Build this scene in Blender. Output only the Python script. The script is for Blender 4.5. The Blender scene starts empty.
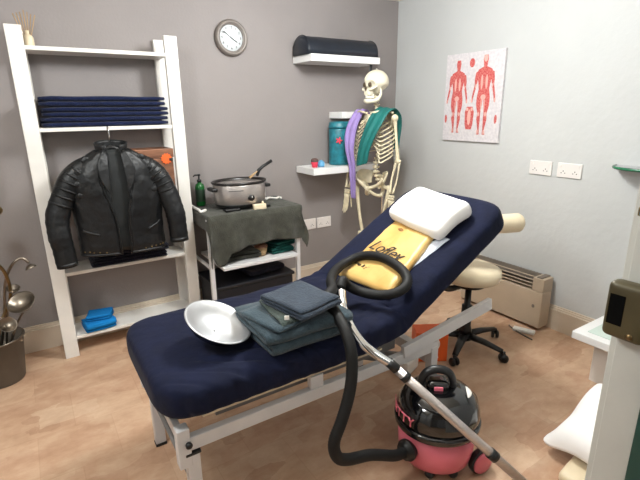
import bpy, bmesh, math, random
from mathutils import Vector, Matrix, noise
PI = math.pi
sin, cos, R = math.sin, math.cos, math.radians
scn = bpy.context.scene
COL = scn.collection
random.seed(7)

# ------------------------------------------------------------ camera
cam_d = bpy.data.cameras.new('camera')
cam = bpy.data.objects.new('camera', cam_d); COL.objects.link(cam)
cam_d.sensor_fit = 'HORIZONTAL'; cam_d.sensor_width = 36.0
cam_d.lens = 450.84 / 640 * 36.0
cam_d.clip_start = 0.02
_y, _p, _r = R(32.79), R(16.12), R(-0.70)
_f = Vector((sin(_y)*cos(_p), cos(_y)*cos(_p), -sin(_p)))
_rt = Vector((cos(_y), -sin(_y), 0)); _up = _rt.cross(_f)
_r2 = _rt*cos(_r) + _up*sin(_r); _u2 = -_rt*sin(_r) + _up*cos(_r)
M = Matrix((( _r2.x, _u2.x, -_f.x, -2.70), (_r2.y, _u2.y, -_f.y, -2.99), (_r2.z, _u2.z, -_f.z, 1.38), (0, 0, 0, 1)))
cam.matrix_world = M
scn.camera = cam

# ------------------------------------------------------------ light and exposure
scn.view_settings.view_transform = 'Standard'
scn.view_settings.look = 'None'
scn.view_settings.gamma = 1.0
scn.view_settings.use_curve_mapping = False
scn.view_settings.exposure = 0.42
w = bpy.data.worlds.new('world'); scn.world = w; w.use_nodes = True
w.node_tree.nodes['Background'].inputs[0].default_value = (0.90, 0.87, 0.82, 1)
w.node_tree.nodes['Background'].inputs[1].default_value = 0.22
def area(name, loc, size, power, col, rot=(0, 0, 0), sy=None):
    l = bpy.data.lights.new(name, 'AREA'); l.energy = power; l.color = col; l.size = size
    if sy: l.shape = 'RECTANGLE'; l.size_y = sy
    o = bpy.data.objects.new(name, l); COL.objects.link(o); o.location = loc; o.rotation_euler = rot
    return o
def bulb(name, loc, r, power, col):
    l = bpy.data.lights.new(name, 'POINT'); l.energy = power; l.color = col; l.shadow_soft_size = r
    o = bpy.data.objects.new(name, l); COL.objects.link(o); o.location = loc
bulb('ceiling_light_main', (-1.38, -1.35, 2.02), 0.13, 60, (0.945, 0.985, 1.0))
bulb('ceiling_light_door_side', (-3.05, -1.75, 2.02), 0.13, 37, (0.945, 0.985, 1.0))
area('hallway_light', (-2.2, -3.7, 2.1), 0.6, 6, (1.0, 0.97, 0.90), (R(35), 0, 0))

# ------------------------------------------------------------ materials
def lin(c):
    return tuple(((v/255)/12.92 if v/255 <= 0.04045 else ((v/255+0.055)/1.055)**2.4) for v in c) + (1,)
MATS = {}
def mat(name, rgb, rough=0.6, metal=0.0, var=0.06, scale=8.0, bump=0.0, bscale=60.0, rgb2=None, coat=0.0, sheen=0.0, stretch=(1, 1, 1), spec=0.5, sss=0.0):
    if name in MATS: return MATS[name]
    m = bpy.data.materials.new(name); m.use_nodes = True
    nt = m.node_tree; N = nt.nodes; L = nt.links
    b = N['Principled BSDF']
    tc = N.new('ShaderNodeTexCoord'); mp = N.new('ShaderNodeMapping'); mp.inputs['Scale'].default_value = stretch
    L.new(tc.outputs['Object'], mp.inputs['Vector'])
    nz = N.new('ShaderNodeTexNoise'); nz.inputs['Scale'].default_value = scale; nz.inputs['Detail'].default_value = 5
    L.new(mp.outputs[0], nz.inputs['Vector'])
    rp = N.new('ShaderNodeValToRGB')
    c = lin(rgb)
    if rgb2: c1, c2 = lin(rgb2), c
    else:
        c1 = tuple(max(0, v*(1-var*2)) for v in c[:3]) + (1,); c2 = tuple(min(1, v*(1+var)) for v in c[:3]) + (1,)
    rp.color_ramp.elements[0].position = 0.32; rp.color_ramp.elements[1].position = 0.68
    rp.color_ramp.elements[0].color = c1; rp.color_ramp.elements[1].color = c2
    L.new(nz.outputs['Fac'], rp.inputs[0]); L.new(rp.outputs[0], b.inputs['Base Color'])
    b.inputs['Roughness'].default_value = rough; b.inputs['Metallic'].default_value = metal
    b.inputs['Specular IOR Level'].default_value = spec
    if coat: b.inputs['Coat Weight'].default_value = coat; b.inputs['Coat Roughness'].default_value = 0.12
    if sheen: b.inputs['Sheen Weight'].default_value = sheen
    if sss: b.inputs['Subsurface Weight'].default_value = sss; b.inputs['Subsurface Radius'].default_value = (0.01, 0.008, 0.006)
    if bump:
        n2 = N.new('ShaderNodeTexNoise'); n2.inputs['Scale'].default_value = bscale; n2.inputs['Detail'].default_value = 4
        L.new(mp.outputs[0], n2.inputs['Vector'])
        bp_ = N.new('ShaderNodeBump'); bp_.inputs['Strength'].default_value = bump; bp_.inputs['Distance'].default_value = 0.01
        L.new(n2.outputs['Fac'], bp_.inputs['Height']); L.new(bp_.outputs[0], b.inputs['Normal'])
    MATS[name] = m
    return m

def floor_material():
    m = bpy.data.materials.new('floor_vinyl'); m.use_nodes = True
    nt = m.node_tree; N = nt.nodes; L = nt.links; b = N['Principled BSDF']
    geo = N.new('ShaderNodeNewGeometry')
    def ramp(src, stops):
        r = N.new('ShaderNodeValToRGB'); e = r.color_ramp.elements
        e[0].position, e[0].color = stops[0][0], lin(stops[0][1]); e[1].position, e[1].color = stops[-1][0], lin(stops[-1][1])
        for p, c in stops[1:-1]:
            x = e.new(p); x.color = lin(c)
        L.new(src, r.inputs[0]); return r.outputs[0]
    def mix(f, a, c, kind='MIX'):
        x = N.new('ShaderNodeMixRGB'); x.blend_type = kind
        if isinstance(f, float): x.inputs[0].default_value = f
        else: L.new(f, x.inputs[0])
        L.new(a, x.inputs[1]); L.new(c, x.inputs[2]); return x.outputs[0]
    # wobble so that the printed blocks have torn edges
    wn = N.new('ShaderNodeTexNoise'); wn.inputs['Scale'].default_value = 14; wn.inputs['Detail'].default_value = 4
    L.new(geo.outputs['Position'], wn.inputs['Vector'])
    sc = N.new('ShaderNodeVectorMath'); sc.operation = 'SCALE'; sc.inputs['Scale'].default_value = 0.035
    L.new(wn.outputs['Color'], sc.inputs[0])
    ad = N.new('ShaderNodeVectorMath'); ad.operation = 'ADD'
    L.new(geo.outputs['Position'], ad.inputs[0]); L.new(sc.outputs[0], ad.inputs[1])
    vo = N.new('ShaderNodeTexVoronoi'); vo.distance = 'CHEBYCHEV'; vo.inputs['Scale'].default_value = 7.5
    st = N.new('ShaderNodeMapping'); st.inputs['Scale'].default_value = (0.55, 1.25, 1); L.new(ad.outputs[0], st.inputs['Vector']); L.new(st.outputs[0], vo.inputs['Vector'])
    sp = N.new('ShaderNodeSeparateColor'); L.new(vo.outputs['Color'], sp.inputs[0])
    c1 = ramp(sp.outputs[0], [(0.0, (166, 128, 100)), (0.12, (188, 150, 122)), (0.5, (198, 162, 133)), (0.85, (205, 173, 144)), (1.0, (214, 187, 160))])
    n1 = N.new('ShaderNodeTexNoise'); n1.inputs['Scale'].default_value = 7.5; n1.inputs['Detail'].default_value = 6; n1.inputs['Roughness'].default_value = 0.65
    st2 = N.new('ShaderNodeMapping'); st2.inputs['Scale'].default_value = (0.85, 1.35, 1); L.new(geo.outputs['Position'], st2.inputs['Vector']); L.new(st2.outputs[0], n1.inputs['Vector'])
    c2 = ramp(n1.outputs['Fac'], [(0.30, (164, 128, 102)), (0.5, (194, 160, 134)), (0.70, (216, 190, 164))])
    c = mix(0.55, c1, c2)
    br = N.new('ShaderNodeTexBrick'); br.offset = 0.5; br.inputs['Scale'].default_value = 1.0
    br.inputs['Brick Width'].default_value = 0.30; br.inputs['Row Height'].default_value = 0.30
    br.inputs['Mortar Size'].default_value = 0.003; br.inputs['Mortar Smooth'].default_value = 0.8
    br.inputs['Color1'].default_value = (1, 1, 1, 1); br.inputs['Color2'].default_value = (0.9, 0.88, 0.86, 1)
    br.inputs['Mortar'].default_value = (0.86, 0.82, 0.79, 1)
    L.new(geo.outputs['Position'], br.inputs['Vector'])
    c = mix(0.75, c, br.outputs['Color'], 'MULTIPLY')
    L.new(c, b.inputs['Base Color'])
    b.inputs['Roughness'].default_value = 0.42; b.inputs['Specular IOR Level'].default_value = 0.35
    return m
M_FLOOR = floor_material()
M_GREY = mat('taupe_wall_paint', (141, 134, 132), 0.75, var=0.03, scale=2.0, bump=0.12, bscale=70)
M_WHITEWALL = mat('white_wall_paint', (191, 192, 191), 0.7, var=0.03, scale=1.5, bump=0.25, bscale=22)
M_CEIL = mat('ceiling_paint', (225, 218, 205), 0.8, var=0.02)
M_SKIRT = mat('cream_gloss_paint', (208, 194, 176), 0.35, var=0.03)
M_WHITE = mat('white_satin_paint', (226, 222, 216), 0.4, var=0.03)
M_LAM = mat('white_laminate', (232, 231, 230), 0.3, var=0.02)
M_STEELW = mat('white_powder_coat', (206, 204, 204), 0.38, var=0.03)
M_NAVY = mat('navy_stretch_fabric', (13, 19, 44), 0.85, var=0.12, scale=14, bump=0.25, bscale=35, sheen=0.03, spec=0.2)
M_NAVYT = mat('navy_terry', (22, 31, 62), 0.95, var=0.15, scale=30, bump=0.6, bscale=160, sheen=0.15, spec=0.1)
M_DKTERRY = mat('dark_navy_terry', (32, 32, 44), 0.95, var=0.15, scale=30, bump=0.6, bscale=160, sheen=0.1, spec=0.1)
M_TEALT = mat('slate_teal_terry', (60, 74, 82), 0.95, var=0.12, scale=30, bump=0.6, bscale=160, sheen=0.15, spec=0.1)
M_SLATET = mat('blue_grey_terry', (53, 62, 74), 0.95, var=0.12, scale=30, bump=0.6, bscale=160, sheen=0.15, spec=0.1)
M_SAGET = mat('sage_grey_terry', (74, 84, 80), 0.95, var=0.12, scale=30, bump=0.6, bscale=160, sheen=0.15, spec=0.1)
M_OLIVET = mat('olive_grey_terry', (68, 68, 61), 0.95, var=0.14, scale=18, bump=0.6, bscale=130, sheen=0.15, spec=0.1)
M_BLUECL = mat('bright_blue_cloth', (20, 120, 190), 0.9, var=0.12, bump=0.4, bscale=90, spec=0.2)
M_GREENCL = mat('dark_green_cloth', (22, 72, 66), 0.9, var=0.15, bump=0.4, bscale=90, spec=0.2)
M_LEATHER = mat('black_leather', (17, 18, 20), 0.42, var=0.2, scale=12, bump=0.5, bscale=26, spec=0.4)
M_LINING = mat('jacket_lining', (15, 19, 20), 0.7, var=0.1, bump=0.1)
M_CHROME = mat('chrome', (225, 225, 225), 0.13, 1.0, var=0.02)
M_ALU = mat('spun_aluminium', (186, 187, 189), 0.40, 0.65, var=0.05, bump=0.08, bscale=20)
M_STEEL = mat('brushed_steel', (200, 192, 188), 0.34, 0.85, var=0.06, scale=40, stretch=(1, 1, 8))
M_BRASS = mat('antique_brass', (140, 118, 84), 0.35, 1.0, var=0.2, scale=20)
M_PEWTER = mat('aged_pewter', (142, 132, 120), 0.35, 1.0, var=0.2, scale=18)
M_BLACK = mat('black_plastic', (20, 20, 21), 0.35, var=0.1)
M_BLACKG = mat('glossy_black_plastic', (10, 10, 12), 0.08, var=0.05, coat=0.6)
M_RUBBER = mat('ribbed_black_hose', (16, 15, 15), 0.62, var=0.1, spec=0.35)
M_PINK = mat('pink_plastic', (214, 108, 122), 0.32, var=0.03)
M_PINKL = mat('pink_lettering', (236, 120, 140), 0.5)
M_BONE = mat('bone_plastic', (214, 202, 172), 0.5, var=0.08, scale=20)
M_SKULL = mat('skull_plastic', (222, 214, 192), 0.45, var=0.05, scale=20)
M_SOCK = mat('hollow_shade_brown', (88, 74, 56), 0.8)  # dark colour stands in for shade in the skull's hollows
M_TEETH = mat('teeth_white', (234, 230, 216), 0.35)
M_TEALS = mat('teal_satin', (8, 98, 94), 0.6, var=0.1, bump=0.2, bscale=20)
M_PURPLE = mat('lilac_cloth', (150, 128, 186), 0.8, var=0.08, bump=0.3, bscale=30)
M_TEALTUB = mat('teal_tub', (30, 112, 126), 0.4, var=0.2, scale=25)
M_CORAL = mat('coral_red', (226, 60, 84), 0.5)
M_LBLUE = mat('light_blue_plastic', (96, 160, 200), 0.5)
M_BROWN = mat('brown_knit', (92, 70, 66), 0.9, bump=0.5)
M_WOODB = mat('walnut_box', (142, 96, 70), 0.5, rgb2=(104, 66, 46), scale=6, stretch=(1, 1, 10))
M_WOODL = mat('pale_wood', (190, 160, 118), 0.55, rgb2=(160, 128, 90), scale=8)
M_ORANGE = mat('orange_card', (238, 100, 36), 0.5, var=0.05)
M_CREAMV = mat('cream_vinyl', (226, 210, 180), 0.4, var=0.04)
M_HEATER = mat('heater_enamel', (184, 166, 144), 0.4, var=0.03)
M_HSLOT = mat('heater_slot_grey', (120, 110, 100), 0.7)
M_FOAM = mat('white_pillowcase', (240, 238, 236), 0.8, var=0.02, bump=0.15, bscale=10)
M_PAPER = mat('white_couch_paper', (214, 220, 232), 0.8, var=0.03, bump=0.2, bscale=14)
M_GOLDBAG = mat('golden_yellow_bag', (216, 180, 112), 0.42, rgb2=(192, 148, 78), scale=5, bump=0.25, bscale=9)
M_INK = mat('black_ink', (34, 26, 20), 0.6)
M_GREENB = mat('green_bottle', (26, 92, 42), 0.2, var=0.1)
M_LABELD = mat('dark_green_label', (14, 40, 22), 0.5)
M_OLIVEMET = mat('bronze_painted_metal', (80, 72, 48), 0.42, 0.3, var=0.12, scale=12)
M_HOLE = mat('recess_shade_black', (6, 6, 6), 0.9, spec=0.1)  # black stands in for the shade inside openings and slots
M_DOORFR = mat('door_frame_gloss', (200, 200, 194), 0.45, var=0.03, bump=0.2, bscale=12)
M_GREENP = mat('dark_green_gloss', (24, 70, 62), 0.4)
M_SOCKETP = mat('socket_plastic', (226, 220, 216), 0.3, var=0.01)
M_CLOCKR = mat('clock_pewter_rim', (122, 114, 108), 0.4, 0.2)
M_CLOCKF = mat('clock_face', (224, 228, 230), 0.4, var=0.01)
M_POSTER = mat('poster_paper', (214, 209, 210), 0.4, rgb2=(196, 191, 195), scale=60)
M_MUSC = mat('muscle_red', (184, 52, 56), 0.6, rgb2=(204, 120, 112), scale=90)
M_SKINP = mat('poster_pale_pink', (220, 170, 160), 0.6)
M_BOLSTER = mat('black_blue_vinyl', (26, 32, 42), 0.32, var=0.1)
M_BUCKET = mat('grey_brown_bucket', (92, 84, 74), 0.5, 0.1, var=0.1)
M_GREYMECH = mat('grey_mechanism', (120, 118, 116), 0.5, 0.2)
M_UNDER = mat('cream_mattress_underside', (214, 198, 170), 0.6)
M_DKBOX = mat('dark_blue_black_plastic', (11, 14, 22), 0.5)
def glass():
    m = bpy.data.materials.new('green_glass'); m.use_nodes = True
    b = m.node_tree.nodes['Principled BSDF']
    b.inputs['Base Color'].default_value = (0.62, 0.62, 0.66, 1); b.inputs['Roughness'].default_value = 0.08
    b.inputs['Transmission Weight'].default_value = 0.45; b.inputs['IOR'].default_value = 1.45
    return m
M_GLASS = glass()
M_GEDGE = mat('glass_green_edge', (40, 108, 76), 0.2)
M_FROST = mat('frosted_glass', (200, 214, 206), 0.5, var=0.03)

# ------------------------------------------------------------ mesh builder
class MB:
    def __init__(s): s.bm = bmesh.new()
    def _xf(s, vs, c, rot):
        m = Matrix.Translation(Vector(c))
        if rot is not None:
            m = m @ (rot.to_4x4() if isinstance(rot, Matrix) else Matrix.Rotation(rot, 4, 'Z'))
        bmesh.ops.transform(s.bm, matrix=m, verts=vs)
    def box(s, c, size, rot=None, bev=0.0, seg=2):
        r = bmesh.ops.create_cube(s.bm, size=1.0); vs = r['verts']
        bmesh.ops.scale(s.bm, vec=Vector(size), verts=vs)
        if bev > 0:
            es = list({e for v in vs for e in v.link_edges})
            rr = bmesh.ops.bevel(s.bm, geom=es, offset=bev, segments=seg, affect='EDGES', profile=0.5)
            seen = set(); stack = [rr['verts'][0]]
            while stack:
                v = stack.pop()
                if v in seen: continue
                seen.add(v)
                for e in v.link_edges: stack.append(e.other_vert(v))
            vs = list(seen)
        s._xf(vs, c, rot); return s
    def bx(s, x0, x1, y0, y1, z0, z1, bev=0.0):
        return s.box(((x0+x1)/2, (y0+y1)/2, (z0+z1)/2), (abs(x1-x0), abs(y1-y0), abs(z1-z0)), None, bev)
    def rings(s, rings, cap=True, closed=True, smooth=True):
        bm = s.bm; V = [[bm.verts.new(p) for p in rg] for rg in rings]
        n = len(V[0]); fs = []
        for a, b in zip(V[:-1], V[1:]):
            for i in range(n if closed else n-1):
                j = (i+1) % n
                fs.append(bm.faces.new((a[i], a[j], b[j], b[i])))
        if cap and closed:
            fs.append(bm.faces.new(list(reversed(V[0])))); fs.append(bm.faces.new(V[-1]))
        for f in fs:
            f.smooth = smooth
        return s
    def tube(s, pts, rad, n=12, cap=True, flat=1.0, loop=False, ref=None):
        P = [Vector(p) for p in pts]
        if not hasattr(rad, '__len__'): rad = [rad]*len(P)
        T = []
        m = len(P)
        for i in range(m):
            if loop: t = P[(i+1) % m]-P[i-1]
            else: t = P[min(i+1, m-1)]-P[max(i-1, 0)]
            T.append(t.normalized() if t.length > 1e-9 else Vector((0, 0, 1)))
        up = Vector(ref) if ref else (Vector((0, 0, 1)) if abs(T[0].z) < 0.9 else Vector((1, 0, 0)))
        nrm = (up - T[0]*up.dot(T[0])).normalized()
        rg = []
        for i in range(m):
            nrm = (nrm - T[i]*nrm.dot(T[i])).normalized(); bi = T[i].cross(nrm)
            rg.append([P[i] + (nrm*cos(2*PI*k/n)*flat + bi*sin(2*PI*k/n))*rad[i] for k in range(n)])
        if loop: rg.append(rg[0]); cap = False
        return s.rings(rg, cap)
    def cyl(s, a, b, r, r2=None, n=24): return s.tube([a, b], [r, r if r2 is None else r2], n)
    def lathe(s, prof, c=(0, 0, 0), n=40, rot=None, sx=1.0, sy=1.0, cap=True):
        m = Matrix.Translation(Vector(c)) @ (rot.to_4x4() if rot is not None else Matrix.Identity(4))
        return s.rings([[m @ Vector((r*cos(2*PI*k/n)*sx, r*sin(2*PI*k/n)*sy, z)) for k in range(n)] for r, z in prof], cap)
    def ell(s, c, r, rot=None, nu=20, nv=12, fn=None):
        rg = []
        for j in range(nv+1):
            th = PI*(j/nv)*0.998 + 0.001*PI
            rg.append([Vector((r[0]*sin(th)*cos(2*PI*k/nu), r[1]*sin(th)*sin(2*PI*k/nu), -r[2]*cos(th))) for k in range(nu)])
        if fn: rg = [[fn(p) for p in q] for q in rg]
        m = Matrix.Translation(Vector(c)) @ (rot.to_4x4() if rot is not None else Matrix.Identity(4))
        return s.rings([[m @ p for p in q] for q in rg])
    def rbox(s, c, size, r, rot=None, seg=(8, 8, 4), amp=0.0, fr=6.0, seed=0.0, warp=None):
        """rounded soft block: subdivided box clamped to an inner box and pushed out by r"""
        bm = s.bm; hx, hy, hz = size[0]/2, size[1]/2, size[2]/2
        r = min(r, hx, hy, hz)
        m = Matrix.Translation(Vector(c)) @ (rot.to_4x4() if isinstance(rot, Matrix) else Matrix.Rotation(rot or 0, 4, 'Z'))
        def coords(h, n):
            inner = [-h + r + (2*(h-r))*i/n for i in range(n+1)]
            e = [0.0, r*0.13, r*0.45]
            return [-h+v for v in e] + inner + [h-v for v in reversed(e)]
        X, Y, Z = coords(hx, seg[0]), coords(hy, seg[1]), coords(hz, seg[2])
        cache = {}
        def vert(i, j, k):
            if (i, j, k) in cache: return cache[(i, j, k)]
            p = Vector((X[i], Y[j], Z[k]))
            q = Vector((max(-hx+r, min(hx-r, p.x)), max(-hy+r, min(hy-r, p.y)), max(-hz+r, min(hz-r, p.z))))
            d = p-q
            p = q + d.normalized()*r if d.length > 1e-9 else q
            if warp: p = warp(p)
            if amp:
                nv_ = noise.noise_vector(Vector((p.x*fr+seed, p.y*fr-seed, p.z*fr)))
                p = p + nv_*amp
            cache[(i, j, k)] = bm.verts.new(m @ p); return cache[(i, j, k)]
        nx, ny, nz = len(X)-1, len(Y)-1, len(Z)-1
        def quad(*q):
            f = bm.faces.new([vert(*t) for t in q]); f.smooth = True
        for i in range(nx):
            for j in range(ny):
                quad((i, j, nz), (i+1, j, nz), (i+1, j+1, nz), (i, j+1, nz)); quad((i, j, 0), (i, j+1, 0), (i+1, j+1, 0), (i+1, j, 0))
        for i in range(nx):
            for k in range(nz):
                quad((i, 0, k), (i+1, 0, k), (i+1, 0, k+1), (i, 0, k+1)); quad((i, ny, k), (i, ny, k+1), (i+1, ny, k+1), (i+1, ny, k))
        for j in range(ny):
            for k in range(nz):
                quad((0, j, k), (0, j, k+1), (0, j+1, k+1), (0, j+1, k)); quad((nx, j, k), (nx, j+1, k), (nx, j+1, k+1), (nx, j, k+1))
        return s
    def sheet(s, fn, nu, nv, th=0.004, uclosed=False):
        """a grid surface fn(u,v) given real thickness"""
        P = [[Vector(fn(i/nu, j/nv)) for j in range(nv+1)] for i in range(nu+1)]
        Nn = []
        for i in range(nu+1):
            row = []
            for j in range(nv+1):
                du = P[min(i+1, nu)][j]-P[max(i-1, 0)][j]; dv = P[i][min(j+1, nv)]-P[i][max(j-1, 0)]
                n_ = du.cross(dv); row.append(n_.normalized() if n_.length > 1e-12 else Vector((0, 0, 1)))
            Nn.append(row)
        bm = s.bm
        A = [[bm.verts.new(P[i][j]+Nn[i][j]*th/2) for j in range(nv+1)] for i in range(nu+1)]
        B = [[bm.verts.new(P[i][j]-Nn[i][j]*th/2) for j in range(nv+1)] for i in range(nu+1)]
        def q(*v):
            f = bm.faces.new(v); f.smooth = True
        for i in range(nu):
            for j in range(nv):
                q(A[i][j], A[i+1][j], A[i+1][j+1], A[i][j+1]); q(B[i][j], B[i][j+1], B[i+1][j+1], B[i+1][j])
        for i in range(nu):
            q(A[i][0], B[i][0], B[i+1][0], A[i+1][0]); q(A[i][nv], A[i+1][nv], B[i+1][nv], B[i][nv])
        for j in range(nv):
            q(A[0][j], A[0][j+1], B[0][j+1], B[0][j]); q(A[nu][j], B[nu][j], B[nu][j+1], A[nu][j+1])
        return s
    def prism(s, pts, z0, z1, rot=None, c=(0, 0, 0)):
        m = Matrix.Translation(Vector(c)) @ (rot.to_4x4() if rot is not None else Matrix.Identity(4))
        return s.rings([[m @ Vector((x, y, z0)) for x, y in pts], [m @ Vector((x, y, z1)) for x, y in pts]], smooth=False)
    def build(s, name, m, parent=None, origin=None, jit=0.0):
        if parent is not None: origin = parent['_o'] if '_o' in parent else (0, 0, 0)
        o0 = Vector(origin) if origin is not None else Vector((0, 0, 0))
        bmesh.ops.recalc_face_normals(s.bm, faces=s.bm.faces[:])
        bmesh.ops.translate(s.bm, vec=-o0, verts=s.bm.verts[:])
        me = bpy.data.meshes.new(name); s.bm.to_mesh(me); s.bm.free()
        me.materials.append(m)
        o = bpy.data.objects.new(name, me); COL.objects.link(o)
        if parent is not None: o.parent = parent
        else: o.location = o0
        if parent is not None: ORI[o.name] = tuple(o0)
        return o
ORI = {}
class T_:
    """a thing: an Empty at its base that parents its parts; geometry is given in the room's coordinates"""
    def __init__(s, name, label, cat, loc, group=None):
        s.o = bpy.data.objects.new(name, None); COL.objects.link(s.o); s.o.location = loc
        s.o.empty_display_size = 0.05
        s.loc = Vector(loc); s.o['label'] = label; s.o['category'] = cat
        if group: s.o['group'] = group
    def part(s, name, mb, m, parent=None, label=None):
        o0 = s.loc
        bmesh.ops.recalc_face_normals(mb.bm, faces=mb.bm.faces[:])
        bmesh.ops.translate(mb.bm, vec=-o0, verts=mb.bm.verts[:])
        me = bpy.data.meshes.new(name); mb.bm.to_mesh(me); mb.bm.free(); me.materials.append(m)
        o = bpy.data.objects.new(name, me); COL.objects.link(o); o.parent = parent or s.o
        if label: o['label'] = label
        return o
def struct(name, mb, m, origin=None):
    o = mb.build(name, m, None, origin); o['kind'] = 'structure'; return o
def single(name, mb, m, label, cat, origin, group=None):
    o = mb.build(name, m, None, origin); o['label'] = label; o['category'] = cat
    if group: o['group'] = group
    return o
def dup(root, loc, label, group=None, rot=None):
    r = root.copy(); COL.objects.link(r); r.location = loc; r['label'] = label
    if rot is not None: r.rotation_euler = (0, 0, rot)
    if group: r['group'] = group
    for ch in list(root.children):
        c = ch.copy(); COL.objects.link(c); c.parent = r
        for g in list(ch.children):
            d = g.copy(); COL.objects.link(d); d.parent = c
    return r
def text_part(thing, name, body, size, mtx, m, parent=None, ext=0.0006, shear=0.0, offset=0.0):
    cu = bpy.data.curves.new(name, 'FONT'); cu.body = body; cu.size = size; cu.extrude = ext; cu.align_x = 'CENTER'; cu.align_y = 'CENTER'
    cu.shear = shear; cu.offset = offset
    t = bpy.data.objects.new(name+'_curve', cu); COL.objects.link(t)
    dg = bpy.context.evaluated_depsgraph_get()
    me = bpy.data.meshes.new_from_object(t.evaluated_get(dg)); bpy.data.objects.remove(t)
    me.name = name; me.transform(Matrix.Translation(-thing.loc) @ mtx)
    me.materials.clear(); me.materials.append(m)
    o = bpy.data.objects.new(name, me); COL.objects.link(o); o.parent = parent or thing.o
    return o
def frame(x, y, z, loc):
    """matrix with given axes as columns"""
    x, y, z = Vector(x), Vector(y), Vector(z)
    return Matrix(((x.x, y.x, z.x, loc[0]), (x.y, y.y, z.y, loc[1]), (x.z, y.z, z.z, loc[2]), (0, 0, 0, 1)))
def spline(pts, n=8, loop=False):
    P = [Vector(p) for p in pts]; out = []; m = len(P)
    for i in range(m if loop else m-1):
        if loop: a, b, c, d = P[i-1], P[i], P[(i+1) % m], P[(i+2) % m]
        else: a, b, c, d = P[max(i-1, 0)], P[i], P[i+1], P[min(i+2, m-1)]
        for k in range(n):
            t = k/n
            out.append(0.5*((2*b)+(c-a)*t+(2*a-5*b+4*c-d)*t*t+(3*b-a-3*c+d)*t**3))
    if not loop: out.append(P[-1])
    return out
def ribbed(pts, r, step=0.008, amp=0.06):
    """resampled path with corrugated radii"""
    P = [Vector(p) for p in pts]; out = [P[0]]; acc = 0
    for a, b in zip(P[:-1], P[1:]):
        L_ = (b-a).length; d = step/2-acc
        while d < L_:
            out.append(a.lerp(b, d/L_)); d += step/2
        acc = L_-(d-step/2)
    return out, [r*(1+amp*(1 if i % 2 else -1)) for i in range(len(out))]

# ------------------------------------------------------------ the setting
CH = 2.20
XL, YF = -4.3, -2.657
struct('floor', MB().bx(XL-0.1, 0.1, -4.6, 0.1, -0.06, 0), M_FLOOR)
struct('ceiling', MB().bx(XL-0.1, 0.1, -4.6, 0.1, CH, CH+0.06), M_CEIL)
struct('wall_back', MB().bx(XL-0.1, 0.0, 0.0, 0.1, 0, CH), M_GREY)
struct('wall_right', MB().bx(0.0, 0.1, -4.6, 0.1, 0, CH), M_WHITEWALL)
struct('wall_left', MB().bx(XL-0.1, XL, -4.6, 0.0, 0, CH), M_WHITEWALL)
fw = MB()
fw.bx(-1.8415, 0, -2.727, YF, 0, CH).bx(XL, -2.979, -2.727, YF, 0, CH).bx(-2.979, -1.8415, -2.727, YF, 2.031, CH)
struct('wall_front', fw, M_WHITEWALL)
def baseboard(name, x0, x1, y0, y1, nx, ny):
    mb = MB()
    for t, z0, z1 in ((0.018, 0, 0.125), (0.024, 0.125, 0.138), (0.014, 0.138, 0.15), (0.009, 0.15, 0.16)):
        if ny: mb.bx(x0, x1, y0, y0-t, z0, z1)
        else: mb.bx(x0, x0-t, y0, y1, z0, z1)
    struct(name, mb, M_SKIRT)
baseboard('baseboard_back', XL, 0.0, 0.0, 0.0, 0, 1)
baseboard('baseboard_right', 0.0, 0.0, -0.024, YF, 1, 0)
# doorway: lining, stop, outer architrave in white, dark green outer edge
dj = MB()
dj.bx(-1.872, -1.842, -2.727, -2.670, 0, 2.03, 0.002)
dj.bx(-1.862, -1.842, -2.670, -2.657, 0, 2.03, 0.002)
dj.bx(-2.978, -2.948, -2.727, -2.657, 0, 2.03, 0.002)
dj.bx(-2.948, -1.872, -2.727, -2.657, 2.0, 2.03, 0.002)
struct('door_1', dj, M_DOORFR)
gp = MB(); gp.bx(-1.885, -1.76, -2.80, -2.729, 0, 2.06, 0.003)
struct('trim_1', gp, M_GREENP)

# ------------------------------------------------------------ rim lock keep on the door frame (near right)
t = T_('door_lock_keep', 'bronze-painted metal rim lock keep with a square black opening, screwed to the white door frame', 'lock', (-1.872, -2.68, 1.05))
km = MB(); km.rbox((-1.889, -2.688, 1.048), (0.032, 0.066, 0.100), 0.010, None, (2, 6, 8)); kb = t.part('keep_body', km, M_OLIVEMET)
t.part('latch_opening_shade', MB().box((-1.9052, -2.674, 1.050), (0.0015, 0.024, 0.054), None, 0.0006), M_HOLE)  # flat black plate painted as the opening's shade, no hole cut
km = MB(); km.lathe([(0.0005, 0.003), (0.003, 0.0028), (0.0052, 0.0012), (0.0058, 0)], (-1.905, -2.701, 1.010), 16, Matrix.Rotation(-PI/2, 3, 'Y')); t.part('screw', km, M_BRASS)
# small keep higher up on the frame
t = T_('bolt_keep', 'small brass and teal catch on the white door frame above the lock', 'catch', (-1.872, -2.68, 1.22))
t.part('plate', MB().bx(-1.878, -1.872, -2.705, -2.669, 1.208, 1.222, 0.001), M_BRASS)
t.part('catch', MB().bx(-1.888, -1.878, -2.700, -2.675, 1.211, 1.219, 0.002), M_TEALTUB)

# ------------------------------------------------------------ ladder rack
RX0, RX1 = -2.685, -1.862
rk = T_('open_rack', 'tall white open wooden shelving rack against the taupe back wall', 'shelving rack', (-2.27, -0.12, 0))
for nm, x0 in (('post', RX0), ('post', RX1-0.078)):
    for y0, dx in ((-0.222, 0), (-0.032, 0.012)):
        rk.part('post', MB().bx(x0+dx*(1 if x0 < -2.3 else -1), x0+0.072+dx*(1 if x0 < -2.3 else -1), y0-0.0, y0+0.030, 0, 1.79, 0.003), M_WHITE)
SH = [1.700, 1.305, 0.905, 0.515, 0.125]
for z in SH:
    rk.part('shelf', MB().bx(RX0+0.060, RX1-0.060, -0.215, -0.012, z-0.020, z, 0.002), M_WHITE)
    
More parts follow.
